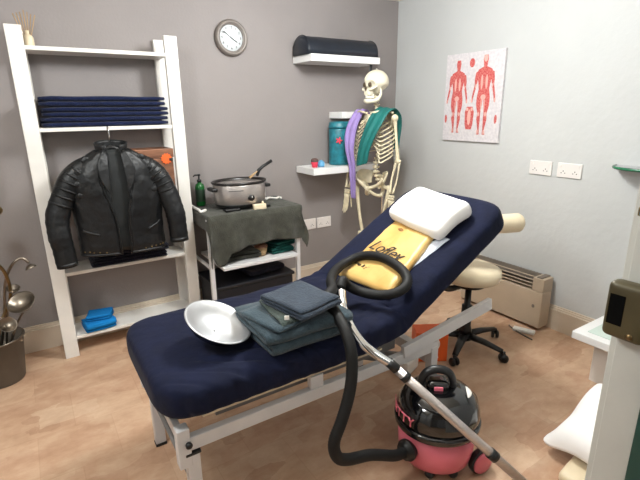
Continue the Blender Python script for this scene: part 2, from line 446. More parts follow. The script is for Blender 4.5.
# folded cloth: serpentine cross-section swept along the other side
def folded(mb, c, lx, ly, h, layers=2, rot=0.0, amp=0.004, seed=0.0, bulge=0.35, sag=0.0, fold_axis='x'):
    """a cloth folded `layers` times; the rounded folds show along +/-x (or y)"""
    th = h/layers; half = lx/2-th/2
    path = []
    for k in range(layers):
        z = -h/2+th*(k+0.5); s_ = 1 if k % 2 == 0 else -1
        for i in range(9): path.append((s_*(-half+2*half*i/8), z))
        if k < layers-1:
            for i in range(1, 5):
                a = -PI/2+PI*i/5; path.append((s_*(half+cos(a)*th/2), z+th/2+sin(a)*th/2))
    m = Matrix.Translation(Vector(c)) @ Matrix.Rotation(rot, 4, 'Z')
    if fold_axis == 'y': m = m @ Matrix.Rotation(PI/2, 4, 'Z')
    rg = []
    ny = 12
    for j in range(ny+1):
        v = -ly/2+ly*j/ny
        ef = 1.0-0.30*max(0, (abs(v)/(ly/2)-0.93)/0.07)**2
        up_, dn = [], []
        for i, (x, z) in enumerate(path):
            a = path[max(i-1, 0)]; b = path[min(i+1, len(path)-1)]
            dx, dz = b[0]-a[0], b[1]-a[1]; l_ = math.hypot(dx, dz) or 1
            nx, nz = -dz/l_, dx/l_
            tt = th*0.47*ef*(1 if 0 < i < len(path)-1 else 0.5)
            up_.append((x+nx*tt, z+nz*tt)); dn.append((x-nx*tt, z-nz*tt))
        loop = up_ + dn[::-1]
        ring = []
        for x, z in loop:
            nv_ = noise.noise_vector(Vector((x*7+seed, v*7+seed*2, z*9+seed)))
            zz = z*(1+0.10*nv_.z) - sag*((x/half)**2+(2*v/ly)**2)*0.5
            ring.append(m @ Vector((x+nv_.x*amp*2, v*(1+0.0*x)+nv_.y*amp*2.5, max(-h/2, zz+nv_.z*amp))))
        rg.append(ring)
    mb.rings(rg)
    return mb

# navy towels on the second shelf
for k, (dx, h, lab) in enumerate(((0, 0.046, 'navy towel folded at the bottom of the stack on the rack shelf'),
                                  (0.006, 0.044, 'navy towel folded in the middle of the stack on the rack shelf'),
                                  (-0.004, 0.046, 'navy towel folded on top of the stack on the rack shelf'))):
    z = 1.306+k*0.0530
    mb = MB(); folded(mb, (-2.275+dx, -0.125, z+(h+0.007)/2), 0.180, 0.640-0.006*k, h+0.007, 2, PI/2+0.0, 0.002, k*3.1, fold_axis='x')
    single('folded_towel', mb, M_NAVYT, lab, 'towel', (-2.285, -0.122, z), 'navy towels stacked on the rack')
# reed diffuser on top
t = T_('reed_diffuser', 'small glass reed diffuser with pale reeds on top of the white rack', 'diffuser', (-2.590, -0.12, 1.70))
mb = MB(); mb.lathe([(0.002, 0), (0.024, 0.001), (0.026, 0.01), (0.026, 0.045), (0.020, 0.056), (0.010, 0.062), (0.010, 0.075), (0.012, 0.078)], (-2.590, -0.12, 1.701), 24)
t.part('bottle', mb, M_CREAMV)
for k in range(7):
    a = (k-3)/3
    mb = MB(); mb.cyl((-2.590+a*0.004, -0.12, 1.712), (-2.590+a*0.047, -0.12+0.012*((k % 3)-1), 1.872-0.02*abs(a)), 0.0022, None, 8)
    t.part('reed', mb, M_WOODL)
# box on the third shelf
t = T_('wooden_box', 'brown wooden box with an orange sticker on the rack shelf behind the jacket', 'box', (-2.05, -0.12, 0.905))
t.part('box_body', MB().bx(-2.205, -1.950, -0.20, -0.03, 0.906, 1.115, 0.003), M_WOODB)
t.part('lid', MB().bx(-2.210, -1.945, -0.205, -0.025, 1.116, 1.168, 0.003), M_WOODB)
mb = MB(); mb.prism([(cos(2*PI*k/24)*(0.030+(0.004 if k % 2 else -0.003)), sin(2*PI*k/24)*(0.030+(0.004 if k % 2 else -0.003))) for k in range(24)], 0, 0.002, Matrix.Rotation(PI/2, 3, 'X'), (-1.990, -0.2052, 1.110))
t.part('sticker', mb, M_ORANGE, None, 'orange round sticker')
t.part('clasp', MB().bx(-1.975, -1.953, -0.209, -0.2052, 1.096, 1.112, 0.001), M_BLACK)
# dark textiles on the fourth shelf
for k, (lab, zz) in enumerate((('black-navy towel lying flat under the jacket on the rack, the lower one', 0.516), ('black-navy towel lying flat under the jacket on the rack, the upper one', 0.556))):
    mb = MB(); folded(mb, (-2.26+0.01*k, -0.135, zz+0.0195), 0.20, 0.42, 0.039, 2, PI/2, 0.004, 9+k)
    single('folded_towel', mb, M_DKTERRY, lab, 'towel', (-2.26, -0.135, zz), 'dark towels under the jacket')
# blue cloth on the bottom shelf
t = T_('blue_cloth', 'bright blue cloth folded on the bottom shelf of the white rack', 'cloth', (-2.49, -0.14, 0.126))
mb = MB(); folded(mb, (-2.480, -0.165, 0.157), 0.130, 0.165, 0.060, 3, R(96), 0.008, 4.4); t.part('lower_fold', mb, M_BLUECL)
mb = MB(); folded(mb, (-2.470, -0.150, 0.203), 0.125, 0.130, 0.032, 2, R(75), 0.009, 7.7); t.part('upper_fold', mb, M_BLUECL)

# ------------------------------------------------------------ leather jacket on a hanger
JX, JY = -2.305, -0.335
t = T_('leather_jacket', 'black leather biker jacket with quilted shoulders hanging from the white rack', 'jacket', (JX, JY, 0.60))
hg = T_('coat_hanger', 'black coat hanger hooked over the rack shelf inside the leather jacket', 'hanger', (JX, JY, 1.18))
hk = [(JX, JY+0.01, 1.20), (JX, JY+0.01, 1.265)] + [(JX, JY+0.032+0.024*cos(a), 1.283+0.026*sin(a)) for a in [PI-PI*i/8 for i in range(0, 9)]]
mb = MB(); mb.tube(hk, 0.003, 8); hg.part('hook', mb, M_CHROME)
mb = MB(); mb.tube(spline([(JX-0.16, JY+0.01, 1.10), (JX-0.08, JY+0.01, 1.155), (JX, JY+0.01, 1.20), (JX+0.08, JY+0.01, 1.155), (JX+0.16, JY+0.01, 1.10)], 6), 0.011, 10); hg.part('shoulder_bar', mb, M_BLACK)
# torso sections: z, half width, half depth, centre x
TS = [(0.628, 0.212, 0.060, 0.0), (0.66, 0.218, 0.066, 0), (0.72, 0.214, 0.068, 0), (0.82, 0.218, 0.070, 0), (0.92, 0.226, 0.072, 0), (1.02, 0.228, 0.070, 0), (1.09, 0.212, 0.062, 0.0), (1.135, 0.170, 0.052, 0), (1.165, 0.120, 0.045, 0), (1.19, 0.080, 0.042, 0)]
def sect(z):
    for a, b in zip(TS[:-1], TS[1:]):
        if z <= b[0]:
            q = max(0, (z-a[0])/(b[0]-a[0])); return a[1]+(b[1]-a[1])*q, a[2]+(b[2]-a[2])*q
    return TS[-1][1], TS[-1][2]
def tp(th, z, off=0.0):
    w_, d_ = sect(z); tl = R(3.0)*0
    wr = 0.006*noise.noise(Vector((th*3, z*9, 1.3)))+0.005*noise.noise(Vector((th*6, z*26, 4.3)))
    ax = abs(cos(th))**0.75*(1 if cos(th) > 0 else -1); ay = abs(sin(th))**0.9*(1 if sin(th) > 0 else -1)
    return Vector((JX+(w_+off+wr)*ax, JY+(d_+off+wr)*ay, z+0.010*ax*(-1) if z < 0.7 else z))
mb = MB()
n_ = 48
mb.rings([[tp(2*PI*k/n_, z, -0.010) for k in range(n_)] for z in [0.64+0.0275*i for i in range(21)]])
t.part('lining', mb, M_LINING, None, 'dark jacket lining showing in the open front')
# outer shell panels: back+sides sheet and two fronts
mb = MB()
mb.sheet(lambda u, v: tp(PI*0.0 - 0.15 + (PI+0.30)*u, 0.625+0.565*v, 0.0), 30, 26, 0.004); t.part('back_panel', mb, M_LEATHER)
def edge(side, v):   # angle of the inner front edge (front is -y, angle -pi/2)
    g = 0.10 + 0.16*math.exp(-((v-0.75)/0.25)**2) - 0.04*(1-v) + (0.10 if v > 0.9 else 0)
    g *= (1.0 if side < 0 else 0.75)
    return g
for side in (-1, 1):
    def fp(u, v, side=side):
        z = 0.625+0.565*v
        a_in = -PI/2+side*edge(side, v); a_out = (-PI-0.15 if side < 0 else 0.15)
        # side<0 is the left of the picture (towards -x)
        a_in = -PI/2-edge(side, v) if side < 0 else -PI/2+edge(side, v)
        th = a_in+(a_out-a_in)*u
        return tp(th, z, 0.004+0.006*(1-u)**3)
    mb = MB(); mb.sheet(fp, 20, 30, 0.005); fpn = t.part('front_panel', mb, M_LEATHER)
    # zip edge
    mb = MB(); mb.tube([fp(0.0, k/16)+Vector((0, -0.003, 0)) for k in range(17)], 0.005, 8); t.part('zip_edge', mb, M_LEATHER, fpn)
    # pocket welt
    mb = MB(); mb.tube([fp(0.25+0.35*k/8, 0.22+0.06*k/8)+Vector((0, -0.003, 0)) for k in range(9)], 0.006, 8, flat=1.2); t.part('pocket_welt', mb, M_LEATHER, fpn)
    # pads on the upper chest
    for k in range(4):
        c = fp(0.42+0.06*(k < 1), 0.92-0.105*k)
        mb = MB(); mb.ell(c+Vector((0, -0.002, 0)), (0.021-0.002*k, 0.006, 0.017), Matrix.Rotation(side*0.5, 3, 'Y')); t.part('pad', mb, M_LEATHER, fpn)
    for k in range(5):
        c = fp(0.18+0.11*k, 0.035+0.004*k)
        mb = MB(); mb.ell(c+Vector((0, -0.004, 0)), (0.0045, 0.003, 0.0045), None, 10, 6); t.part('stud', mb, M_BRASS, fpn)
    # hem band
    mb = MB(); mb.tube([fp(k/12, 0.012)+Vector((0, -0.001, 0)) for k in range(13)], 0.008, 8); t.part('hem', mb, M_LEATHER, fpn)
# sleeves
SL = {-1: [(-0.120, 0.0, 1.125), (-0.190, -0.005, 1.075), (-0.250, -0.01, 0.98), (-0.300, -0.02, 0.87), (-0.308, -0.035, 0.78), (-0.302, -0.04, 0.70), (-0.296, -0.045, 0.605)],
      1: [(0.115, 0.0, 1.125), (0.180, -0.005, 1.080), (0.235, -0.02, 1.00), (0.268, -0.04, 0.90), (0.285, -0.055, 0.82), (0.290, -0.06, 0.74), (0.292, -0.065, 0.655)]}
for side in (-1, 1):
    pts = [Vector((JX+a, JY+b, c)) for a, b, c in SL[side]]
    P = spline(pts, 6); m_ = len(P)
    rad = []
    for i in range(m_):
        q = i/(m_-1); r_ = 0.040+0.022*min(1, q/0.22)-0.012*q
        rad.append(r_*(1+0.025*sin(i*2.3+side)*(q > 0.4)+0.02*sin(i*0.8)))
    mb = MB(); mb.tube(P, rad, 22, flat=0.85, ref=(0, 1, 0)); slv = t.part('sleeve', mb, M_LEATHER)
    mb = MB(); d = (P[-1]-P[-3]).normalized(); mb.tube([P[-1]-d*0.02, P[-1]+d*0.004], rad[-1]*1.03, 22, flat=0.86, ref=(0, 1, 0)); t.part('cuff', mb, M_LEATHER, slv)
    # quilted ridges round the shoulder
    for k in range(6):
        i0 = 5+k*2; c = P[i0]; d = (P[i0+1]-P[i0-1]).normalized(); r_ = rad[i0]+0.001
        fr_ = Vector((0, -1, 0)); fr_ = (fr_-d*fr_.dot(d)).normalized(); sd_ = d.cross(fr_)
        arc = [c + (fr_*cos(a)*0.87+sd_*sin(a))*r_ for a in [(-1.5+3.0*j/14) for j in range(15)]]
        mb = MB(); mb.tube(arc, [0.001+0.0055*sin(PI*(j+0.6)/15.2) for j in range(15)], 8); t.part('quilt_ridge', mb, M_LEATHER, slv)
# collar
def colf(u, v):
    a = PI*0.10 + (-PI*1.2)*u + 0.0   # round the front
    a = PI/2 + 0.25 + (2*PI-0.5)*u
    a = -PI/2 + 0.42 + (2*PI-0.84)*u
    r1, r2 = 0.074, 0.052
    return Vector((JX+(r1+0.006*v)*cos(a), JY+(r2)*sin(a)*(1), 1.176+0.050*v+0.012*sin(a)))
mb = MB(); mb.sheet(colf, 30, 4, 0.007); t.part('collar', mb, M_LEATHER)
for side in (-1, 1):
    def lap(u, v, side=side):
        z = 1.175-0.25*v
        w0 = 0.030+0.015*v; w1 = w0+0.055*sin(PI*min(1, v*0.95+0.12))
        x = JX+side*(w0+(w1-w0)*u)
        return Vector((x, JY-sect(z)[1]-0.016-0.006*u+0.02*max(0, 0.3-v), z+0.02*u))
    mb = MB(); mb.sheet(lap, 6, 12, 0.006); t.part('lapel', mb, M_LEATHER)

# ------------------------------------------------------------ clock
t = T_('wall_clock', 'round wall clock with a dark pewter rim on the taupe wall', 'clock', (-1.45, -0.002, 1.834))
Ry = Matrix.Rotation(PI/2, 3, 'X')
cc = (-1.45, 0.0, 1.834)
mb = MB(); mb.lathe([(0.088, 0.010), (0.086, 0.030), (0.080, 0.022), (0.0795, 0.012), (0.08, 0.002), (0.112, 0.002), (0.112, 0.02), (0.104, 0.036), (0.094, 0.040), (0.086, 0.032)], cc, 48, Ry, cap=False); t.part('rim', mb, M_CLOCKR)
mb = MB(); mb.lathe([(0.001, 0.0), (0.084, 0.0), (0.084, 0.014), (0.001, 0.015)], cc, 48, Ry); face = t.part('clock_face', mb, M_CLOCKF)
for k in range(12):
    a = 2*PI*k/12; q = Vector((cc[0]+0.063*sin(a), -0.0165, cc[2]+0.063*cos(a)))
    text_part(t, 'numeral', str(12 if k == 0 else k), 0.020, frame((1, 0, 0), (0, 0, 1), (0, -1, 0), q), M_INK, face)
mb = MB(); mb.cyl((cc[0]-0.010, -0.019, cc[2]+0.006), (cc[0]+0.038, -0.019, cc[2]-0.024), 0.0028, None, 8); t.part('hand', mb, M_BLACK)
mb = MB(); mb.cyl((cc[0]+0.012, -0.021, cc[2]-0.008), (cc[0]-0.050, -0.021, cc[2]+0.036), 0.0020, None, 8); t.part('hand', mb, M_BLACK)

# ------------------------------------------------------------ floating shelves on the back wall and what stands on them
single('floating_shelf', MB().bx(-0.985, -0.39, -0.25, -0.001, 1.696, 1.742, 0.002), M_LAM, 'white floating wall shelf at the top, carrying the black bolster', 'shelf', (-0.69, -0.12, 1.70), 'white floating shelves')
single('floating_shelf', MB().bx(-0.980, -0.385, -0.25, -0.001, 0.925, 0.972, 0.002), M_LAM, 'white floating wall shelf at the bottom, carrying the small red cup and teal tub', 'shelf', (-0.66, -0.12, 0.94), 'white floating shelves')
single('floating_shelf', MB().bx(-0.675, -0.12, -0.17, -0.001, 1.315, 1.362, 0.002), M_LAM, 'white floating wall shelf in the middle, behind the skeleton shoulder', 'shelf', (-0.45, -0.1, 1.33), 'white floating shelves')
mb = MB()
prof = [(-0.11, 0.0)] + [(-0.112*cos(PI*k/16)*1.0, 0.122*sin(PI*k/16)**0.75) for k in range(1, 16)] + [(0.11, 0.0)]
rg = []
for x, s_ in ((-1.0, 0.90), (-0.994, 0.97), (-0.98, 1.0), (-0.8, 1.0), (-0.6, 1.0), (-0.412, 1.0), (-0.400, 0.97), (-0.394, 0.90)):
    rg.append([Vector((x, -0.128+a*s_, 1.743+b*s_)) for a, b in prof])
mb.rings(rg)
t = T_('bolster', 'black half-round vinyl massage bolster on the top floating shelf', 'bolster', (-0.70, -0.128, 1.743))
t.part('cover', mb, M_BOLSTER)
for x in (-0.990, -0.404):
    mb = MB(); mb.tube([Vector((x, -0.128+a*1.005, 1.744+b*1.01)) for a, b in prof], 0.003, 8); t.part('piping', mb, M_BOLSTER)
# strap hanging from shelf end
mb = MB(); mb.sheet(lambda u, v: (-0.445+0.022*u-0.012*v, -0.20-0.03*v+0.01*sin(v*3), 1.695-0.17*v), 2, 8, 0.004)
single('strap', mb, M_BLACK, 'black strap hanging below the end of the top floating shelf behind the skull', 'strap', (-0.455, -0.20, 1.60))
# red cup with a knitted top, blue cup
t = T_('red_cup', 'small red cup with a dark brown top on the lower floating shelf', 'cup', (-0.925, -0.175, 0.973))
mb = MB(); mb.lathe([(0.002, 0), (0.020, 0.001), (0.026, 0.035), (0.026, 0.04)], (-0.925, -0.175, 0.973), 24); t.part('cup_body', mb, M_CORAL)
mb = MB(); mb.ell((-0.925, -0.175, 1.022), (0.028, 0.028, 0.020)); t.part('top', mb, M_BROWN, None, 'brown domed top')
t = T_('blue_pot', 'small light blue pot beside the red cup on the lower floating shelf', 'pot', (-0.862, -0.165, 0.973))
mb = MB(); mb.lathe([(0.002, 0), (0.024, 0.001), (0.027, 0.01), (0.025, 0.034), (0.018, 0.040), (0.004, 0.041)], (-0.862, -0.165, 0.973), 24); t.part('pot_body', mb, M_LBLUE)
mb = MB(); mb.ell((-0.862, -0.165, 1.016), (0.014, 0.014, 0.006)); t.part('knob', mb, M_LBLUE)
# teal tub with a red flower
t = T_('teal_tub', 'tall teal tub with a coral flower motif on the lower floating shelf', 'tub', (-0.655, -0.12, 0.973))
mb = MB(); mb.lathe([(0.002, 0), (0.088, 0.001), (0.092, 0.01), (0.092, 0.262), (0.088, 0.272)], (-0.655, -0.12, 0.973), 40, None, 1, 0.85); body = t.part('tub_body', mb, M_TEALTUB)
mb = MB(); mb.lathe([(0.002, 0.322), (0.080, 0.320), (0.090, 0.311), (0.094, 0.284), (0.096, 0.2735), (0.080, 0.2725)], (-0.655, -0.12, 0.973), 40, None, 1, 0.85); t.part('lid', mb, M_TEALTUB)
fd = Vector((-0.62, -0.78, 0)); fr_r = Vector((0.78, -0.62, 0)); fc = Vector((-0.655, -0.12, 0.973+0.185))+Vector((-0.058, -0.064, 0))
mb = MB()
pts = [((0.017+0.009*cos(5*a))*cos(a), (0.017+0.009*cos(5*a))*sin(a)) for a in [2*PI*k/40 for k in range(40)]]
mb.rings([[fc+fr_r*x+Vector((0, 0, y))+fd*h for x, y in pts] for h in (-0.012, 0.010)], smooth=False); t.part('flower', mb, M_CORAL)

# ------------------------------------------------------------ sockets
def sock(name, c, axis, label, group, w_=0.146, h=0.086, double=True):
    n = Vector((0, -1, 0)) if axis == 'y' else Vector((-1, 0, 0)); x = Vector((1, 0, 0)) if axis == 'y' else Vector((0, -1, 0))
    c = Vector(c); t = T_(name, label, 'wall socket', c, group)
    def b(cx, cz, d0, d1, sx, sz, bev=0.0):
        q = c+x*cx+Vector((0, 0, cz))+n*(d0+d1)/2
        sz3 = (sx, d1-d0, sz) if axis == 'y' else (d1-d0, sx, sz)
        return MB().box(q, sz3, None, bev)
    t.part('face_plate', b(0, 0, 0.0005, 0.010, w_, h, 0.003), M_SOCKETP)
    for s_ in ((-1, 1) if double else (0,)):
        ox = s_*w_*0.24
        mb = b(ox, -0.005, 0.0102, 0.0107, 0.004, 0.008)
        for q in (-1, 1):
            mb.box(c+x*(ox+q*0.011)+Vector((0, 0, -0.016))+n*0.0105, (0.0065, 0.0006, 0.004) if axis == 'y' else (0.0006, 0.0065, 0.004))
        t.part('pin_slot_shade', mb, M_HOLE)  # thin black pieces on the plate, painted as shade in the slots
        t.part('switch', b(ox+0.018*(s_ or 1), 0.026, 0.010, 0.014, 0.010, 0.017, 0.001), M_SOCKETP)
    return t
sock('wall_socket', (-0.885, 0, 0.502), 'y', 'white double socket on the taupe wall, the one nearer the towel-covered trolley', 'sockets on the back wall', 0.135)
sock('wall_socket', (-0.738, 0, 0.501), 'y', 'white double socket on the taupe wall, the one nearer the skeleton', 'sockets on the back wall', 0.135)
sock('wall_socket', (0, -1.363, 1.015), 'x', 'white double socket on the white wall, the one nearer the anatomy poster', 'sockets on the right wall')
sock('wall_socket', (0, -1.545, 1.015), 'x', 'white double socket on the white wall, the one farther from the anatomy poster', 'sockets on the right wall')

# ------------------------------------------------------------ anatomy poster
t = T_('anatomy_poster', 'anatomy poster with two red muscle figures on the white wall', 'poster', (0, -0.80, 1.45))
PY0, PY1, PZ0, PZ1 = -0.560, -1.045, 1.150, 1.745
t.part('poster_board', MB().bx(-0.020, -0.001, PY1, PY0, PZ0, PZ1, 0.001), M_POSTER)
def pflat(mb, polys, x=-0.0203, d=0.0006):
    for q_, pl in enumerate(polys):
        d = 0.0006+0.00015*q_
        mb.rings([[Vector((x, PY0-u*(PY0-PY1), PZ1-v*(PZ1-PZ0))) for u, v in pl], [Vector((x-d, PY0-u*(PY0-PY1), PZ1-v*(PZ1-PZ0))) for u, v in pl]], smooth=False)
def blob(cx, cy, rx, ry, a=0.0, n=14):
    return [(cx+rx*cos(q)*cos(a)-ry*sin(q)*sin(a)*1.0, cy+rx*cos(q)*sin(a)*0.8+ry*sin(q)*cos(a)) for q in [2*PI*k/n for k in range(n)]]
def figure(nm, cx, y0, h, red, m, m2):
    S = lambda pts: [(cx+x*h*1.0, y0+y*h) for x, y in pts]
    body = [S([(-.035, .0), (.035, .0), (.048, .05), (.035, .115), (.03, .14), (-.03, .14), (-.035, .115), (-.048, .05)]),
            S([(-.03, .14), (.03, .14), (.13, .175), (.15, .23), (.11, .36), (.10, .42), (.125, .52), (-.125, .52), (-.10, .42), (-.11, .36), (-.15, .23), (-.13, .175)])]
    for s_ in (-1, 1):
        body.append(S([(s_*.125, .19), (s_*.175, .21), (s_*.19, .30), (s_*.185, .36), (s_*.215, .47), (s_*.225, .52), (s_*.235, .58), (s_*.205, .58), (s_*.195, .52), (s_*.15, .38), (s_*.125, .28)]))
        body.append(S([(s_*.01, .52), (s_*.125, .52), (s_*.125, .62), (s_*.09, .73), (s_*.10, .80), (s_*.065, .93), (s_*.085, 1.0), (s_*.03, 1.0), (s_*.035, .93), (s_*.03, .80), (s_*.035, .73), (s_*.012, .60)]))
    mb = MB(); pflat(mb, body); f = t.part(nm, mb, m)
    mb = MB(); pale = []
    for s_ in (-1, 1):
        pale += [blob(cx+s_*.045*h, y0+.33*h, .022*h, .09*h), blob(cx+s_*.068*h, y0+.735*h, .022*h, .028*h), blob(cx+s_*.062*h, y0+.965*h, .018*h, .03*h), blob(cx+s_*.222*h, y0+.56*h, .016*h, .03*h), blob(cx+s_*.03*h, y0+.62*h, .010*h, .08*h), blob(cx+s_*.16*h, y0+.375*h, .014*h, .03*h, .3)]
    pale.append(blob(cx, y0+.52*h, .05*h, .035*h))
    if red: pale.append(blob(cx, y0+.04*h, .038*h, .045*h))
    mb.bm.free()
    for pl in pale:
        mb = MB(); pflat(mb, [pl], -0.0218); t.part('tendon', mb, m2, f)
figure('muscle_figure', 0.235, 0.075, 0.83, False, M_MUSC, M_SKINP)
figure('muscle_figure', 0.70, 0.045, 0.87, True, M_MUSC, M_SKINP)
mb = MB(); pflat(mb, [blob(0.47, 0.115, 0.045, 0.050)]); t.part('head_diagram', mb, M_MUSC)
mb = MB(); pflat(mb, [[(0.40, 0.66), (0.43, 0.60), (0.53, 0.60), (0.56, 0.66), (0.55, 0.80), (0.53, 0.86), (0.43, 0.86), (0.41, 0.80)]]); td = t.part('torso_diagram', mb, M_MUSC)
mb = MB(); pflat(mb, [blob(0.48, 0.72, 0.03, 0.09), blob(0.44, 0.63, 0.02, 0.02), blob(0.52, 0.63, 0.02, 0.02)], -0.021, 0.0004); t.part('bones', mb, M_SKINP, td)
for u, v in ((0.045, 0.74), (0.93, 0.74)):
    mb = MB(); pflat(mb, [blob(u, v, 0.022, 0.05)]); t.part('hand_diagram', mb, M_MUSC)

# ------------------------------------------------------------ panel heater and lead on the floor
t = T_('panel_heater', 'cream electric panel heater with slotted top on the white wall', 'heater', (-0.07, -1.27, 0))
HY0, HY1 = -0.93, -1.553
t.part('casing', MB().bx(-0.128, -0.026, HY1, HY0, 0.02, 0.262, 0.006), M_HEATER)
mb = MB(); mb.bx(-0.128, -0.026, HY1, HY1+0.075, 0.264, 0.350, 0.004); t.part('control_end', mb, M_HEATER)
mb = MB(); mb.bx(-0.040, -0.026, HY1+0.076, HY0, 0.264, 0.350); t.part('grille_back', mb, M_HSLOT)
mb = MB(); mb.bx(-0.128, -0.042, HY0-0.02, HY0, 0.264, 0.350, 0.003); t.part('end_cap', mb, M_HEATER)
mb = MB()
for k in range(4):
    z = 0.270+0.0235*k
    mb.box((-0.098+0.010*k*0, (HY0-0.021+HY1+0.076)/2, z+0.003), (0.060, HY0-0.021-HY1-0.076, 0.006), Matrix.Rotation(R(22), 3, 'Y'))
t.part('grille', mb, M_HEATER)
mb = MB(); mb.bx(-0.122, -0.028, HY1+0.02, HY1+0.055, 0.350, 0.357, 0.002); t.part('control_panel', mb, M_HSLOT)
mb = MB(); mb.ell((-0.1285, -1.50, 0.16), (0.002, 0.010, 0.012)); t.part('indicator', mb, M_HSLOT)
t = T_('floor_lead', 'short white lead and pale plug lying on the floor before the heater', 'cable', (-0.2, -1.52, 0))
mb = MB(); mb.tube(spline([(-0.205, -1.40, 0.006), (-0.235, -1.46, 0.006), (-0.250, -1.53, 0.006), (-0.262, -1.60, 0.006)], 6), 0.005, 8); t.part('cord', mb, M_HSLOT)
mb = MB(); mb.rbox((-0.205, -1.505, 0.012), (0.045, 0.13, 0.020), 0.006, R(22)); t.part('plug', mb, M_WHITE)

# ------------------------------------------------------------ glass shelf, low white unit, cushion (right, by the door)
t = T_('glass_shelf', 'clear glass wall shelf with a green edge high by the right side', 'glass shelf', (-0.02, -2.1, 1.07))
gs = [(-0.001, -1.80)] + [(-0.02-0.13*sin(a), -1.93+0.13*cos(a)) for a in [PI/2*k/8 for k in range(9)]] + [(-0.15, -2.45), (-0.001, -2.45)]
mb = MB(); mb.prism(gs, 1.066, 1.074); t.part('pane', mb, M_GLASS)
ge = [Vector((x, y, 1.070)) for x, y in gs[1:-1]]
mb = MB(); mb.tube(ge, 0.008, 8); t.part('edge', mb, M_GEDGE)
mb = MB(); mb.bx(-0.10, -0.001, -2.04, -2.02, 1.050, 1.064, 0.002); t.part('bracket', mb, M_CHROME)
t = T_('low_table', 'low white table with a frosted glass inset beside the door frame', 'low table', (-0.25, -2.2, 0))
mb = MB(); mb.bx(-0.535, -0.03, -2.50, -1.955, 0.262, 0.300, 0.003); top = t.part('table_top', mb, M_LAM)
t.part('glass_inset', MB().bx(-0.485, -0.08, -2.45, -2.005, 0.3005, 0.304, 0.001), M_FROST, top)
t.part('pedestal', MB().bx(-0.40, -0.05, -2.46, -2.01, 0.0, 0.261, 0.002), M_WHITE)
mb = MB(); mb.lathe([(0.002, 0), (0.016, 0.001), (0.018, 0.006), (0.010, 0.012), (0.002, 0.013)], (-0.535, -2.20, 0.28), 16, Matrix.Rotation(-PI/2, 3, 'Y')); t.part('knob', mb, M_OLIVEMET)

def pwarp(lx, ly, lz, pinch=0.75):
    def f(p):
        u, v = p.x/(lx/2), p.y/(ly/2)
        k = max(0.06, (1-abs(u)**3.0)*(1-abs(v)**3.0))**0.5
        s_ = 1-0.10*(1-k)
        q = Vector((p.x*(1-0.09*(1-v*v)), p.y*(1-0.09*(1-u*u)), p.z*k))
        return q
    return f
def cushion(mb, c, size, rot, amp=0.006, seed=0.0):
    mb.rbox(c, size, size[2]*0.30, rot, (14, 14, 4), amp, 7.0, seed, pwarp(*size)); return mb
Rtilt = Matrix.Rotation(R(-28), 3, Vector((0.54, 0.84, 0)).normalized()) @ Matrix.Rotation(R(-8), 3, 'Z')
mb = MB(); cushion(mb, (-0.950, -2.365, 0.168), (0.40, 0.38, 0.14), Rtilt, 0.015, 3)
single('cushion', mb, M_FOAM, 'white cushion leaning on the floor beside the door frame', 'cushion', (-0.80, -2.30, 0.0))
mb = MB(); mb.rbox((-1.075, -2.370, 0.026), (0.22, 0.17, 0.050), 0.02, R(8), (8, 6, 3), 0.004, 8)
single('foam_pad', mb, M_CREAMV, 'cream pad lying flat on the floor in front of the white cushion', 'pad', (-1.03, -2.40, 0))

# ------------------------------------------------------------ trolley with towel, slow cooker
t = T_('trolley', 'white metal tool trolley under the olive towel by the taupe wall', 'trolley', (-1.54, -0.24, 0))
TX0, TX1, TY0, TY1 = -1.838, -1.225, -0.415, -0.055
for x in (TX0, TX1):
    for y in (TY0, TY1):
        t.part('leg', MB().bx(x-0.013, x+0.013, y-0.013, y+0.013, 0.045, 0.755, 0.002), M_STEELW)
        mb = MB(); mb.lathe([(0.002, -0.01), (0.020, -0.009), (0.022, 0), (0.020, 0.009), (0.002, 0.01)], (x, y, 0.0225), 16, Matrix.Rotation(PI/2, 3, 'X')); t.part('castor', mb, M_BLACK)
t.part('top_shelf', MB().bx(TX0+0.014, TX1-0.014, TY0-0.01, TY1+0.01, 0.735, 0.765, 0.003), M_STEELW)
t.part('middle_shelf', MB().bx(TX0+0.055, TX1-0.030, -0.475, TY1+0.01, 0.430, 0.450, 0.003), M_STEELW)
t.part('bottom_shelf', MB().bx(TX0+0.014, TX1-0.014, TY0, TY1, 0.08, 0.10, 0.003), M_STEELW)
t.part('side_rail', MB().bx(TX0-0.008, TX0+0.008, TY0+0.014, TY1-0.014, 0.432, 0.448, 0.001), M_STEELW)
t.part('side_rail', MB().bx(TX1-0.008, TX1+0.008, TY0+0.014, TY1-0.014, 0.432, 0.448, 0.001), M_STEELW)
# draped towel
def drape(u, v):
    x = TX0-0.065+u*(TX1-TX0+0.175); y = -0.045 - v*(0.622+0.075*math.exp(-((u-0.15)/0.06)**4)+0.010*sin(u*9))
    z = 0.771
    fy = TY0-0.028; over = 0
    nz = noise.noise(Vector((u*6, v*5, 0.3)))
    if y < fy:
        over = fy-y
        lim = 0.205 + 0.055*sin(u*5.0+2.2) + (0.075 if u < 0.14 else 0) - 0.05*(0.3 < u < 0.62) * 0
        y = fy - 0.012*min(1, over/0.03) - 0.016*sin(u*26+1.0)*min(1, over*6) - 0.010*over
        z -= over*(1.0+0.05*sin(u*5.2+1.2))*0.98
    lx, rx = TX0-0.008, TX1+0.022
    if x < lx:
        o = lx-x; x = lx-0.10*o; z -= o*1.5
        y -= 0.01*sin(v*18)
    elif x > rx:
        o = x-rx; x = rx+0.25*o+0.012*sin(v*16); z -= o*(1.6-0.9*min(1, over/0.08))
    return Vector((x+0.004*nz, y, z+0.004*nz+0.003*noise.noise(Vector((u*22, v*18, 1)))))
mb = MB(); mb.sheet(drape, 70, 60, 0.007)
single('draped_towel', mb, M_OLIVET, 'olive-grey towel draped over the top of the white trolley', 'towel', (-1.54, -0.24, 0.77))
